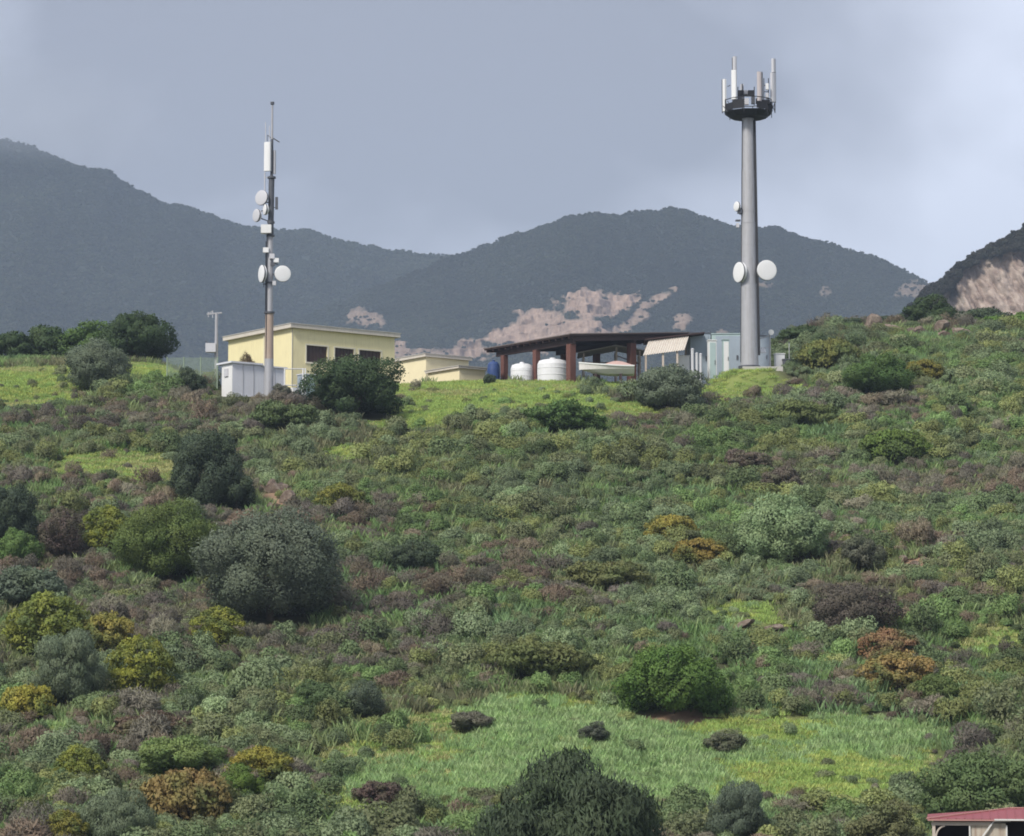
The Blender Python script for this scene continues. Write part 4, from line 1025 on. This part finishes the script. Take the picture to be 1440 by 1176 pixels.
cabinet('equipment_cabinet', 1091, 1104, 498, 517, 203.0, .5, M['cabwhite'], 'low white cabinet beside the floodlight post', 'cabinet', .15)
cabinet('battery_box', 1101, 1111, 506, 518, 202.6, .5, M['galvdark'], 'small dark box against the low white cabinet', 'box', 0)
cabinet('storage_box', 953, 970, 501, 519, 204.8, .7, M['cabwhite'], 'white chest stored under the corrugated awning', 'box', .1)
for (px, rt, w_, lab) in ((974, 492, .11, 'short white bollard post nearest the corrugated awning'), (980, 498, .10, 'short white bollard post in front of the blue-grey shelter'), (985.5, 499, .10, 'short white bollard post nearest the tall white cabinet')):
    c = at(px, 523, 201.8); zg = hz(c.x, 201.8); zt__ = at(px, rt, 201.8).z - zg
    t = thing('bollard', lab, 'bollard', (c.x, 201.8, zg)); b = MB(); b.tube((0, 0, -.3), (0, 0, zt__), w_, w_, 10); b.build('tube', M['greywhite'], t); b = MB(); b.lathe((0, 0, zt__), (0, 0, 1), [(0, w_ * 1.15), (.05, w_ * 1.15), (.10, w_ * .5)], 10); b.build('cap', M['greywhite'], t)
# floodlight post
fb = at(1083, 516, 202.3); zfb = hz(fb.x, 202.3)
fp = thing('floodlight_post', 'pale post with round floodlight beside the thick pole', 'lamp post', (fb.x, 202.3, zfb))
zz = at(1083, 468, 202.3).z - zfb
b = MB(); b.tube((0, 0, -.4), (0, 0, zz), .07, .06, 8); b.build('post', M['galv'], fp)
b = MB(); b.lathe((.03, -.05, zz + .02), (.3, -1, -.15), [(0, .10), (.12, .2), (.2, .2)], 14); b.build('lamp_head', M['white'], fp)
b = MB(); b.bar((-.75, 0, zz - .45), (0, 0, zz - .2), .08, .08); b.build('arm', M['galv'], fp)
lm = at(1070, 493, 201.6)
for (px, r) in ((1066.5, 492), (1073, 494)):
    c = at(px, r, 202.3); cx_ = c.x - fb.x; cz_ = c.z - zfb
    b = MB(); b.hexa([(cx_ - .22, -.45, cz_ - .16), (cx_ + .2, -.45, cz_ - .16), (cx_ + .2, -.1, cz_ - .16), (cx_ - .22, -.1, cz_ - .16)], [(cx_ - .10, -.3, cz_ + .2), (cx_ + .08, -.3, cz_ + .2), (cx_ + .08, -.1, cz_ + .2), (cx_ - .10, -.1, cz_ + .2)]); b.build('spotlight', M['white'], fp)
c = at(1070, 492, 202.3); b = MB(); b.bar((c.x - fb.x - .3, -.12, c.z - zfb + .1), (0, 0, c.z - zfb + .15), .06, .06); b.build('arm', M['galv'], fp)
sb = at(1110, 516, 203.2); zsb = hz(sb.x, 203.2)
st = thing('marker_post', 'thin grey stake behind the small dark box', 'post', (sb.x, 203.2, zsb)); hh = at(1110, 483, 203.2).z - zsb
b = MB(); b.tube((0, 0, -.3), (0, 0, hh), .035, .03, 6); b.build('stake', M['galv'], st); b = MB(); b.lathe((0, 0, hh), (0, 0, 1), [(0, .05), (.06, .05), (.09, .02)], 6); b.build('cap', M['galvdark'], st)

# ---- red roofed shed
DS = 91.0
sb_ = at(1312, 1176, DS); zsd = hz(sb_.x + 2, DS + 1)
sd = thing('shed', 'open timber shed with red metal roof below the meadow', 'shed', (sb_.x, DS, zsd), -.15)
def sl(px, row, dy=0.0):
    q = at(px, row, DS + dy); return Vector((q.x - sb_.x, dy, q.z - zsd))
W3 = (1560 - 1304) * DS / F
E0 = sl(1303.5, 1152, 0); ez = E0.z; R0 = sl(1404, 1136.5, 2.2); rzz = R0.z; xl = E0.x; xr = xl + W3; yd = 4.4
# roof: four sloping sides made of ribbed sheets
eave = [(xl, 0, ez), (xr, 0, ez), (xr, yd, ez), (xl, yd, ez)]; rid = [(R0.x, 2.2, rzz), (xr - (R0.x - xl), 2.2, rzz)]
b = MB(); b.add(eave + rid, [(0, 1, 5, 4), (1, 2, 5), (2, 3, 4, 5), (3, 0, 4), (0, 3, 2, 1)]); ro = b.build('roof', M['redroof'], sd)
for k in range(22):
    xx = xl + .12 + (W3 - .24) * k / 21
    f_ = min(1, (xx - xl) / (R0.x - xl), (xr - xx) / (R0.x - xl)); 
    q = MB(); q.bar((xx, .01, ez + .014), (xx, 2.2 * f_, ez + (rzz - ez) * f_ + .014), .025, .022); q.build('roof_rib', M['redroof'], ro)
q = MB(); q.bar((xl, 0, ez + .02), (R0.x, 2.2, rzz + .02), .08, .035); q.bar((R0.x, 2.2, rzz + .022), (xr - (R0.x - xl), 2.2, rzz + .022), .10, .035); q.build('ridge_cap', M['redtrim'], ro)
q = MB(); q.box(xl + .02, xr - .02, -.02, .03, ez - .05, ez - .004); q.build('fascia', M['redtrim'], sd)
q = MB(); q.box(xl + .14, xl + 2.0, .12, .22, ez - .20, ez - .085); q.build('beam', M['paletim'], sd)
q = MB(); q.box(sl(1397, 1152).x, xr, -.05, -.022, ez - .035, ez + .015); q.build('gutter', M['shedwhite'], sd)
hx = lambda px: sl(px, 1160).x
for px, wd in ((1313, .10), (1363, .05), (1414, .05), (1500, .1)):
    q = MB(); q.box(hx(px) - wd / 2, hx(px) + wd / 2, .13, .21, -.4, ez - .19); q.build('post', M['paletim'] if wd > .06 else M['shedwhite'], sd)
q = MB(); pr_ = None
for k in range(7):
    a_ = math.pi / 2 * k / 6; pt = (hx(1316) + .28 * (1 - math.cos(a_)), .17, ez - .58 + .36 * math.sin(a_))
    if pr_: q.bar(pr_, pt, .05, .05)
    pr_ = pt
q.build('brace', M['paletim'], sd)
q = MB(); q.box(hx(1365), hx(1413), .19, .215, -.2, ez - .13); q.build('panel', M['ply'], sd)
q = MB(); A = Vector((hx(1378), .10, ez - .62)); B = Vector((hx(1396), .10, ez - .07)); q.bar(A, B, .05, .05); q.bar(B, (hx(1420), .10, ez - .05), .05, .05); q.build('strut', M['shedwhite'], sd)
q = MB(); q.box(xl + .3, xr - .3, yd - .4, yd - .3, -.4, ez - .02); q.box(xl + .25, xl + .3, 1.2, yd - .3, -.4, ez - .02); q.build('back_wall', M['wooddark'], sd)
q = MB(); q.box(xl + .2, xr - .2, .35, yd - .2, ez - .09, ez - .06); q.build('ceiling_boards', M['wooddark'], sd)
HOLES += [(sb_.x + 2.5, DS + 2, 4.2)]

# ------------------------------------------------------------------ boulders
def boulder_mesh(seed, sub=2):
    import bmesh
    bm = bmesh.new(); bmesh.ops.create_icosphere(bm, subdivisions=sub, radius=.5)
    rng = np.random.default_rng(seed); pl_ = unit(rng.normal(size=(9, 3))); dist = rng.uniform(.16, .42, 9)
    for v in bm.verts:
        c = np.array(v.co)
        for n_, d_ in zip(pl_, dist):
            k = c @ n_ - d_
            if k > 0: c = c - n_ * k
        c *= 1 + rng.uniform(-.09, .09); v.co = c
    me = bpy.data.meshes.new('boulder'); bm.to_mesh(me); bm.free(); return me
ROCKM = [boulder_mesh(50 + i) for i in range(5)]
for m_ in ROCKM: m_.materials.append(M['rock'])
ROCKP = boulder_mesh(77); ROCKP.materials.append(M['rockpale'])
def boulder(px, row, wpx, hpx, label, group, k, mesh=None, D=None):
    if D: q = at(px, row, D); x, y = q.x, D; z = hz(x, y)
    else: x, y, z = ground_hit(px, row)
    w = wpx * y / F; h = hpx * y / F
    o = link('boulder', mesh or ROCKM[k % 5], None, (x, y, z + h * .34), k * 1.7); o.scale = (w, w * .8, h * 1.25); o.rotation_euler = (0.25 * math.sin(k * 2.1), .3 * math.cos(k * 1.3), .5 * math.sin(k))
    tag(o, label, 'rock', group); HOLES.append((x, y - w * .3, w * 1.0))
k = 0
for (px, r, w, h) in ((383, 694, 26, 22), (402, 708, 30, 20), (421, 690, 24, 12), (398, 688, 20, 12), (411, 718, 20, 10), (380, 716, 16, 10)):
    boulder(px, r, w, h, 'brown cracked boulder in the rock pile above the largest grey olive', 'rock pile above the largest olive', k); k += 1
for (px, r, w, h) in ((1268, 792, 18, 12), (1285, 800, 22, 14), (1303, 793, 16, 12), (1322, 792, 14, 16), (1292, 785, 14, 9)):
    boulder(px, r, w, h, 'reddish boulder in the loose rocks past the bright pale green bush', 'loose rocks in the scrub', k); k += 1
for (px, r, w, h, D) in ((1225, 463, 34, 22, 223), (1243, 466, 24, 12, 222), (1262, 468, 30, 12, 221), (1280, 478, 24, 14, 219), (1296, 476, 28, 12, 219), (1322, 468, 30, 16, 221), (1345, 478, 26, 12, 219), (1362, 482, 22, 12, 218), (1380, 488, 30, 9, 217), (1330, 490, 30, 9, 216.5), (1400, 490, 28, 9, 217), (1255, 478, 22, 9, 219), (1285, 488, 22, 8, 217), (1425, 492, 26, 8, 217), (1195, 478, 18, 8, 217)):
    boulder(px, r, w * 1.0, h * 1.1, 'tan rock in the broken ledges of the hill shoulder', 'rock ledges on the hill shoulder', k, None, D); k += 1
boulder(1045, 882, 42, 9, 'long flat rock slab in the scrub above the meadow', 'flat slabs above the meadow', k); k += 1
boulder(1085, 886, 40, 9, 'mossy flat slab end to end with the long flat rock slab', 'flat slabs above the meadow', k); k += 1
boulder(206, 1049, 16, 7, 'white stone beside the light green bush', None, k, ROCKP); k += 1
boulder(243, 1118, 9, 6, 'small white stone beneath the orange-brown domed bush', None, k, ROCKP); k += 1
boulder(185, 697, 10, 5, 'lone pale stone above the yellow-green domed bush', None, k, ROCKP); k += 1

# ------------------------------------------------------------------ scattered plants
protos = bpy.data.collections.new('scatter_prototypes')
def proto(name, me):
    o = bpy.data.objects.new(name, me); protos_c.objects.link(o); return o

def shrub_leaves(seed, n, L, W, tall=.62, twig=False, mat=None, lumps=5):
    rng = np.random.default_rng(seed); C = [(0, 0, .18 * tall / .62)]; R = [.33]
    for k in range(lumps):
        a = rng.uniform(0, 6.28); r = rng.uniform(.14, .34); C.append((math.cos(a) * r, math.sin(a) * r, rng.uniform(.12, .36) * tall / .62)); R.append(rng.uniform(.15, .26))
    C = np.array(C); R = np.array(R); w = R ** 2 / (R ** 2).sum(); k = rng.choice(len(R), size=n, p=w)
    d = rng.normal(size=(n, 3)); d[:, 2] = np.abs(d[:, 2]) - .35 * rng.uniform(size=n); d = unit(d)
    p = C[k] + d * (R[k] * (1 - .4 * rng.uniform(size=n) ** 2))[:, None] * np.array([1, 1, tall / .62])
    nrm = unit(d * .6 + unit(p - np.array([0, 0, -.1])) * .5)
    return leaf_mesh('shrub', p, nrm, L, W, rng, .7, mat, nrm if twig else None, .82)

def gn_scatter(name, label, pts, rot, scl, idx, col, coll):
    me = bpy.data.meshes.new(name); n = len(pts)
    me.vertices.add(n); me.vertices.foreach_set('co', pts.astype(np.float32).ravel())
    a = me.attributes.new('rot', 'FLOAT_VECTOR', 'POINT'); a.data.foreach_set('vector', rot.astype(np.float32).ravel())
    a = me.attributes.new('scl', 'FLOAT_VECTOR', 'POINT'); a.data.foreach_set('vector', scl.astype(np.float32).ravel())
    a = me.attributes.new('pidx', 'INT', 'POINT'); a.data.foreach_set('value', idx.astype(np.int32))
    a = me.attributes.new('col', 'FLOAT_COLOR', 'POINT'); a.data.foreach_set('color', np.concatenate([col, np.ones((n, 1))], 1).astype(np.float32).ravel())
    o = link(name, me); tag(o, label, kind='stuff')
    g = bpy.data.node_groups.new(name, 'GeometryNodeTree')
    g.interface.new_socket('Geometry', in_out='INPUT', socket_type='NodeSocketGeometry'); g.interface.new_socket('Geometry', in_out='OUTPUT', socket_type='NodeSocketGeometry')
    N = g.nodes.new; gi = N('NodeGroupInput'); go = N('NodeGroupOutput'); ip = N('GeometryNodeInstanceOnPoints'); ci_ = N('GeometryNodeCollectionInfo')
    ci_.inputs['Collection'].default_value = coll; ci_.inputs['Separate Children'].default_value = True; ci_.inputs['Reset Children'].default_value = True
    ip.inputs['Pick Instance'].default_value = True
    def na(nm, ty):
        q = N('GeometryNodeInputNamedAttribute'); q.data_type = ty; q.inputs['Name'].default_value = nm; return q.outputs['Attribute']
    er = N('FunctionNodeEulerToRotation')
    L = g.links.new
    L(gi.outputs[0], ip.inputs['Points']); L(ci_.outputs[0], ip.inputs['Instance']); L(na('pidx', 'INT'), ip.inputs['Instance Index'])
    L(na('rot', 'FLOAT_VECTOR'), er.inputs[0]); L(er.outputs[0], ip.inputs['Rotation']); L(na('scl', 'FLOAT_VECTOR'), ip.inputs['Scale'])
    L(ip.outputs[0], go.inputs[0])
    md = o.modifiers.new('scatter', 'NODES'); md.node_group = g
    return o

def coll_of(name, meshes):
    c = bpy.data.collections.new(name)
    for i, m_ in enumerate(meshes):
        o = bpy.data.objects.new('%s_%02d' % (name, i), m_); c.objects.link(o)
    return c

def both(fn):
    """the same mesh twice, for single plants and for the scattered mass"""
    a = fn(M['leaf']); b = a.copy(); b.materials[0] = M['leaf_i']; return a, b
GREEN = [both(lambda m_, s=s: shrub_leaves(500 + s, 1500, .066, .040, .50 + .09 * (s % 5), False, m_, 3 + s % 5)) for s in range(10)]
TWIG = [both(lambda m_, s=s: shrub_leaves(600 + s, 1300, .12, .020, .50 + .12 * (s % 4), True, m_, 3 + s % 4)) for s in range(6)]

# positions on the slope
sp = .64
yy_, xx_ = np.meshgrid(np.arange(95, 246, sp), np.arange(-54, 54, sp), indexing='ij')
px_ = (xx_ + RNG.uniform(-.5, .5, xx_.shape) * sp * 1.1).ravel(); py_ = (yy_ + RNG.uniform(-.5, .5, xx_.shape) * sp * 1.1).ravel()
keep = np.abs(px_) < py_ * .185 + 4
g_ = grass_mask(px_, py_); e_ = earth_mask(px_, py_)
keep &= RNG.uniform(size=len(px_)) > np.clip(g_ * 1.25, 0, .93)
keep &= RNG.uniform(size=len(px_)) > e_ * .85
clump = fbm(px_ * .35, py_ * .35, 77, 3)
keep &= clump > .27
keep &= ~((py_ > 198.5) & (px_ > -22) & (px_ < 19.5))      # the yard on the crest
keep &= ~((py_ > 185.8) & (px_ > -20.5) & (px_ < -12.5))
keep &= ~((py_ > 206) & (px_ < -20))
for (hx_, hy_, hr_) in HOLES: keep &= (px_ - hx_) ** 2 + (py_ - hy_) ** 2 > hr_ ** 2
px_, py_, g_, clump = px_[keep], py_[keep], g_[keep], clump[keep]
n = len(px_); pz_ = hfun(px_, py_)
size = np.clip(RNG.lognormal(-.10, .36, n), .42, 1.9) * (.75 + .6 * clump) * np.where(g_ > .4, .6, 1.0)
brown_n = fbm(px_ * .12 + 5, py_ * .12, 88, 4) + RNG.normal(size=n) * .07
is_brown = brown_n > .605
tone = fbm(px_ * .16, py_ * .16, 99, 2)
GC = np.array([(.150, .190, .105), (.125, .170, .080), (.180, .230, .120), (.155, .175, .090), (.195, .220, .085), (.115, .155, .070), (.155, .230, .085)])
BC = np.array([(.165, .146, .112), (.145, .135, .105), (.190, .160, .112), (.140, .124, .104), (.180, .140, .102), (.175, .165, .118)])
gi_ = np.clip((tone * 11 - 2.2 + RNG.normal(size=n) * .9), 0, 6.99).astype(int); bi_ = RNG.integers(0, 6, n)
col_ = np.where(is_brown[:, None], BC[bi_], GC[gi_]) * RNG.lognormal(.05, .15, (n, 1)) * (.88 + .70 * fbm(px_ * .09, py_ * .09, 171, 3))[:, None]
hgt = RNG.uniform(.75, 1.25, n) * size
rotz = RNG.uniform(0, 6.28, n); anx = RNG.uniform(.75, 1.35, n)
P_, R_ = project(px_, py_, pz_ + hgt * .3)
infr = (P_ > 5) & (P_ < 1435) & (R_ < 1170) & (R_ > 440)
for (a, b_, t_, c_) in BOXES: infr &= ~((P_ > a) & (P_ < b_) & (R_ > t_) & (R_ < c_))
score = size / py_ * infr
single = np.zeros(n, bool)
for flag, cnt in ((~is_brown, 300), (is_brown, 300)):
    idx = np.where(flag & infr)[0]; idx = idx[np.argsort(-score[idx])[:cnt]]; single[idx] = True
LMX = np.array([l[0] for l in LAND]); LMY = np.array([l[1] for l in LAND]); LMS = [l[2] for l in LAND]
for i in np.where(single)[0]:
    br = bool(is_brown[i]); pool = TWIG if br else GREEN
    o = link('twiggy_shrub' if br else 'cushion_shrub', pool[i % len(pool)][0], None, (px_[i], py_[i], pz_[i] - .03), rotz[i]); o.scale = (size[i] * anx[i], size[i] / anx[i], hgt[i]); o.color = (*col_[i], .1)
    j = int(np.argmin((LMX - px_[i]) ** 2 + (LMY - py_[i]) ** 2)); lum = col_[i].mean() / (.14 if br else .15)
    sz = 'big' if size[i] > 1.3 else 'low'; tn = 'pale ' if lum > 1.25 else 'dark ' if lum < .85 else ''
    if br: tag(o, '%s %sbrown twiggy shrub near the %s' % (sz, tn, LMS[j]), 'shrub', 'brown twiggy shrubs on the slope')
    else: tag(o, '%s %sgrey-green cushion shrub near the %s' % (sz, tn, LMS[j]), 'shrub', 'green cushion shrubs on the slope')
allc = coll_of('scrub_plant', [b for a, b in GREEN] + [b for a, b in TWIG])
rest = ~single
idx = np.where(is_brown, 10 + RNG.integers(0, 6, n), RNG.integers(0, 10, n))
gn_scatter('maquis_scrub', 'dense mass of small green and brown shrubs covering the hillside', np.stack([px_, py_, pz_ - .03], 1)[rest], np.stack([RNG.normal(size=n) * .12, RNG.normal(size=n) * .12, rotz], 1)[rest], np.stack([size * anx, size / anx, hgt], 1)[rest], idx[rest], col_[rest], allc)

# grass and weeds
def tuft(seed, nb, h, spread, w, lean):
    rng = np.random.default_rng(seed); co = []; 
    for k in range(nb):
        a = rng.uniform(0, 6.28); r = spread * math.sqrt(rng.uniform()); x, y = math.cos(a) * r, math.sin(a) * r; hh = h * rng.uniform(.5, 1.1)
        b = rng.uniform(0, 6.28); dx, dy = math.cos(b) * lean * hh, math.sin(b) * lean * hh; c = rng.uniform(0, 6.28); wx, wy = math.cos(c) * w, math.sin(c) * w
        co += [(x - wx, y - wy, 0), (x + wx, y + wy, 0), (x + dx * .5 + wx * .7, y + dy * .5 + wy * .7, hh * .65), (x + dx, y + dy, hh)]
    co = np.array(co); me = mesh_np('tuft', co, np.arange(len(co)), 4, M['leaf_i'], True)
    return me
tc_ = coll_of('grass_tuft', [tuft(700 + i, 60, .16, .30, .016, .6) for i in range(3)] + [tuft(710 + i, 80, .28, .28, .016, .5) for i in range(3)])
sp = .30
yy_, xx_ = np.meshgrid(np.arange(97, 232, sp), np.arange(-46, 46, sp), indexing='ij')
qx = (xx_ + RNG.uniform(-.5, .5, xx_.shape) * sp * 1.2).ravel(); qy = (yy_ + RNG.uniform(-.5, .5, xx_.shape) * sp * 1.2).ravel()
gm = grass_mask(qx, qy)
k_ = (RNG.uniform(size=len(qx)) < gm * .9 + .19 * ~((qy > 198) & (qx > -24) & (qx < 20) | (qy > 185.5) & (qx > -21) & (qx < -12))) & (np.abs(qx) < qy * .185 + 3)
for (hx_, hy_, hr_) in HOLES: k_ &= (qx - hx_) ** 2 + (qy - hy_) ** 2 > (hr_ * .8) ** 2
k_ &= ~((qy > 203) & (qx > -20) & (qx < 20) & (RNG.uniform(size=len(qx)) < .6))
qx, qy, gm = qx[k_], qy[k_], gm[k_]; n = len(qx); qz = hfun(qx, qy)
weed = (fbm(qx * .2, qy * .2, 121, 4) + RNG.normal(size=n) * .06 > .545) & (qy < 150)
GA = np.array([(.36, .48, .14), (.44, .50, .15), (.32, .45, .14), (.46, .46, .20)]); WA = np.array([(.35, .49, .22), (.39, .51, .24), (.33, .48, .19)])
gsel = np.clip(fbm(qx * .2, qy * .2, 131, 3) * 8 - 2.2 + RNG.normal(size=n) * .7, 0, 3.99).astype(int)
herb = RNG.uniform(size=n) > gm * 2.2 + .02                # herbs growing up between the shrubs
HA = np.array([(.22, .33, .15), (.20, .31, .11), (.27, .35, .15), (.26, .31, .14), (.25, .25, .14)])
weed = weed | herb
gc = np.where(weed[:, None], WA[RNG.integers(0, 3, n)], GA[gsel])
gc = np.where(herb[:, None], HA[np.clip(fbm(qx * .12, qy * .12, 141, 3) * 9 - 2 + RNG.normal(size=n) * .8, 0, 4.99).astype(int)], gc) * RNG.uniform(.8, 1.2, (n, 1))
gi2 = np.where(weed, 3 + RNG.integers(0, 3, n), RNG.integers(0, 3, n)); gs_ = RNG.uniform(.6, 1.5, n) * np.where(herb, 1.7, 1.0)
gn_scatter('meadow_grass', 'bright grass and blue-green weeds of the meadow, crest and gaps in the scrub', np.stack([qx, qy, qz - .01], 1), np.stack([0 * qx, 0 * qx, RNG.uniform(0, 6.28, n)], 1), np.stack([gs_, gs_, gs_], 1), gi2, gc, tc_)

# woodland on the mountains
def tree_blob(seed):
    return shrub_leaves(seed, 130, .30, .24, .75, False, M['leaf_i'], 4)
wc = coll_of('wood_tree', [tree_blob(800 + i) for i in range(4)])
def wood(src, name, label, count, s0, s1, cols, rowmax, pr0, pr1, inrock=.85):
    XX, Y, ZZ, rock = src
    P, R = project(XX, Y, ZZ)
    ok = np.where((R.ravel() < rowmax) & (P.ravel() > pr0) & (P.ravel() < pr1) & (rock.ravel() < RNG.uniform(size=rock.size) ** 9 * inrock + .15))[0]
    i = RNG.choice(ok, count)
    p = np.stack([XX.ravel()[i], Y.ravel()[i], ZZ.ravel()[i]], 1) + RNG.uniform(-1, 1, (count, 3)) * np.array([s0 * 1.5, s0, 0]) * .5
    s = RNG.uniform(s0, s1, count); s3 = np.stack([s, s, s * RNG.uniform(.7, 1.1, count)], 1)
    c = np.array(cols)[RNG.integers(0, len(cols), count)] * RNG.uniform(.8, 1.2, (count, 1)) * (.45 + 1.1 * fbm(p[:, 0] / 60, p[:, 2] / 30, 7, 4))[:, None]
    gn_scatter(name, label, p - np.array([0, 0, .1]) * s0, np.stack([0 * s, 0 * s, RNG.uniform(0, 6.28, count)], 1), s3, RNG.integers(0, 4, count), c, wc)
WCOL = [(.042, .055, .032), (.055, .068, .036), (.065, .070, .045), (.036, .048, .032)]
wood((mid_m[1], mid_m[2], mid_m[3], mid_m[4]), 'mountain_woodland', 'dark woodland covering the mountain with the rock outcrops', 70000, 1.3, 2.9, WCOL, 540, 200, 1500)
wood((far_m[1], far_m[2], far_m[3], far_m[4]), 'mountain_woodland', 'dark woodland covering the far blue-grey mountain', 50000, 1.6, 3.6, WCOL, 540, -60, 760)
wood((cl[0], cl[1], cl[2], cl[3]), 'cliff_scrub', 'dark scrub along the top of the rock cliff', 3500, .8, 1.9, [(.040, .040, .030), (.05, .048, .038), (.035, .04, .028)], 470, 1280, 1500, 0.0)

# ------------------------------------------------------------------ haze
hm = bpy.data.materials.new('haze'); hm.use_nodes = True; t = hm.node_tree; t.nodes.clear()
ov = t.nodes.new('ShaderNodeOutputMaterial'); pv = t.nodes.new('ShaderNodeVolumePrincipled')
pv.inputs['Color'].default_value = (.63, .78, 1.0, 1); pv.inputs['Density'].default_value = .00023; pv.inputs['Anisotropy'].default_value = 0.0
t.links.new(pv.outputs[0], ov.inputs['Volume'])
b = MB(); b.box(-4700, 4700, -700, 6700, -16, 620)
o = b.build('haze', hm); tag(o, 'thin blue haze in the air before the mountains', kind='stuff')
bpy.data.collections.remove(protos)
mm = bpy.data.materials.new('mist'); mm.use_nodes = True; t = mm.node_tree; t.nodes.clear()
ov = t.nodes.new('ShaderNodeOutputMaterial'); pv = t.nodes.new('ShaderNodeVolumePrincipled'); tcn = t.nodes.new('ShaderNodeTexCoord')
ln = t.nodes.new('ShaderNodeVectorMath'); ln.operation = 'LENGTH'; t.links.new(tcn.outputs['Object'], ln.inputs[0])
r_ = t.nodes.new('ShaderNodeMapRange'); r_.interpolation_type = 'SMOOTHSTEP'; r_.inputs[1].default_value = 1.0; r_.inputs[2].default_value = .25; r_.inputs[3].default_value = 0.0; r_.inputs[4].default_value = .0032
t.links.new(ln.outputs['Value'], r_.inputs[0]); t.links.new(r_.outputs[0], pv.inputs['Density']); pv.inputs['Color'].default_value = (.80, .86, .95, 1)
t.links.new(pv.outputs[0], ov.inputs['Volume'])
c = at(20, 168, 2230.0)
b = MB(); b.lathe((0, 0, 0), (0, 0, 1), [(math.sin(a_) * .999, max(.01, math.cos(a_))) for a_ in np.linspace(-math.pi / 2, math.pi / 2, 15)], 24)
o = b.build('mist', mm, None, c); o.scale = (150, 260, 52); tag(o, 'pale cloud mist veiling the top of the far mountain', kind='stuff')
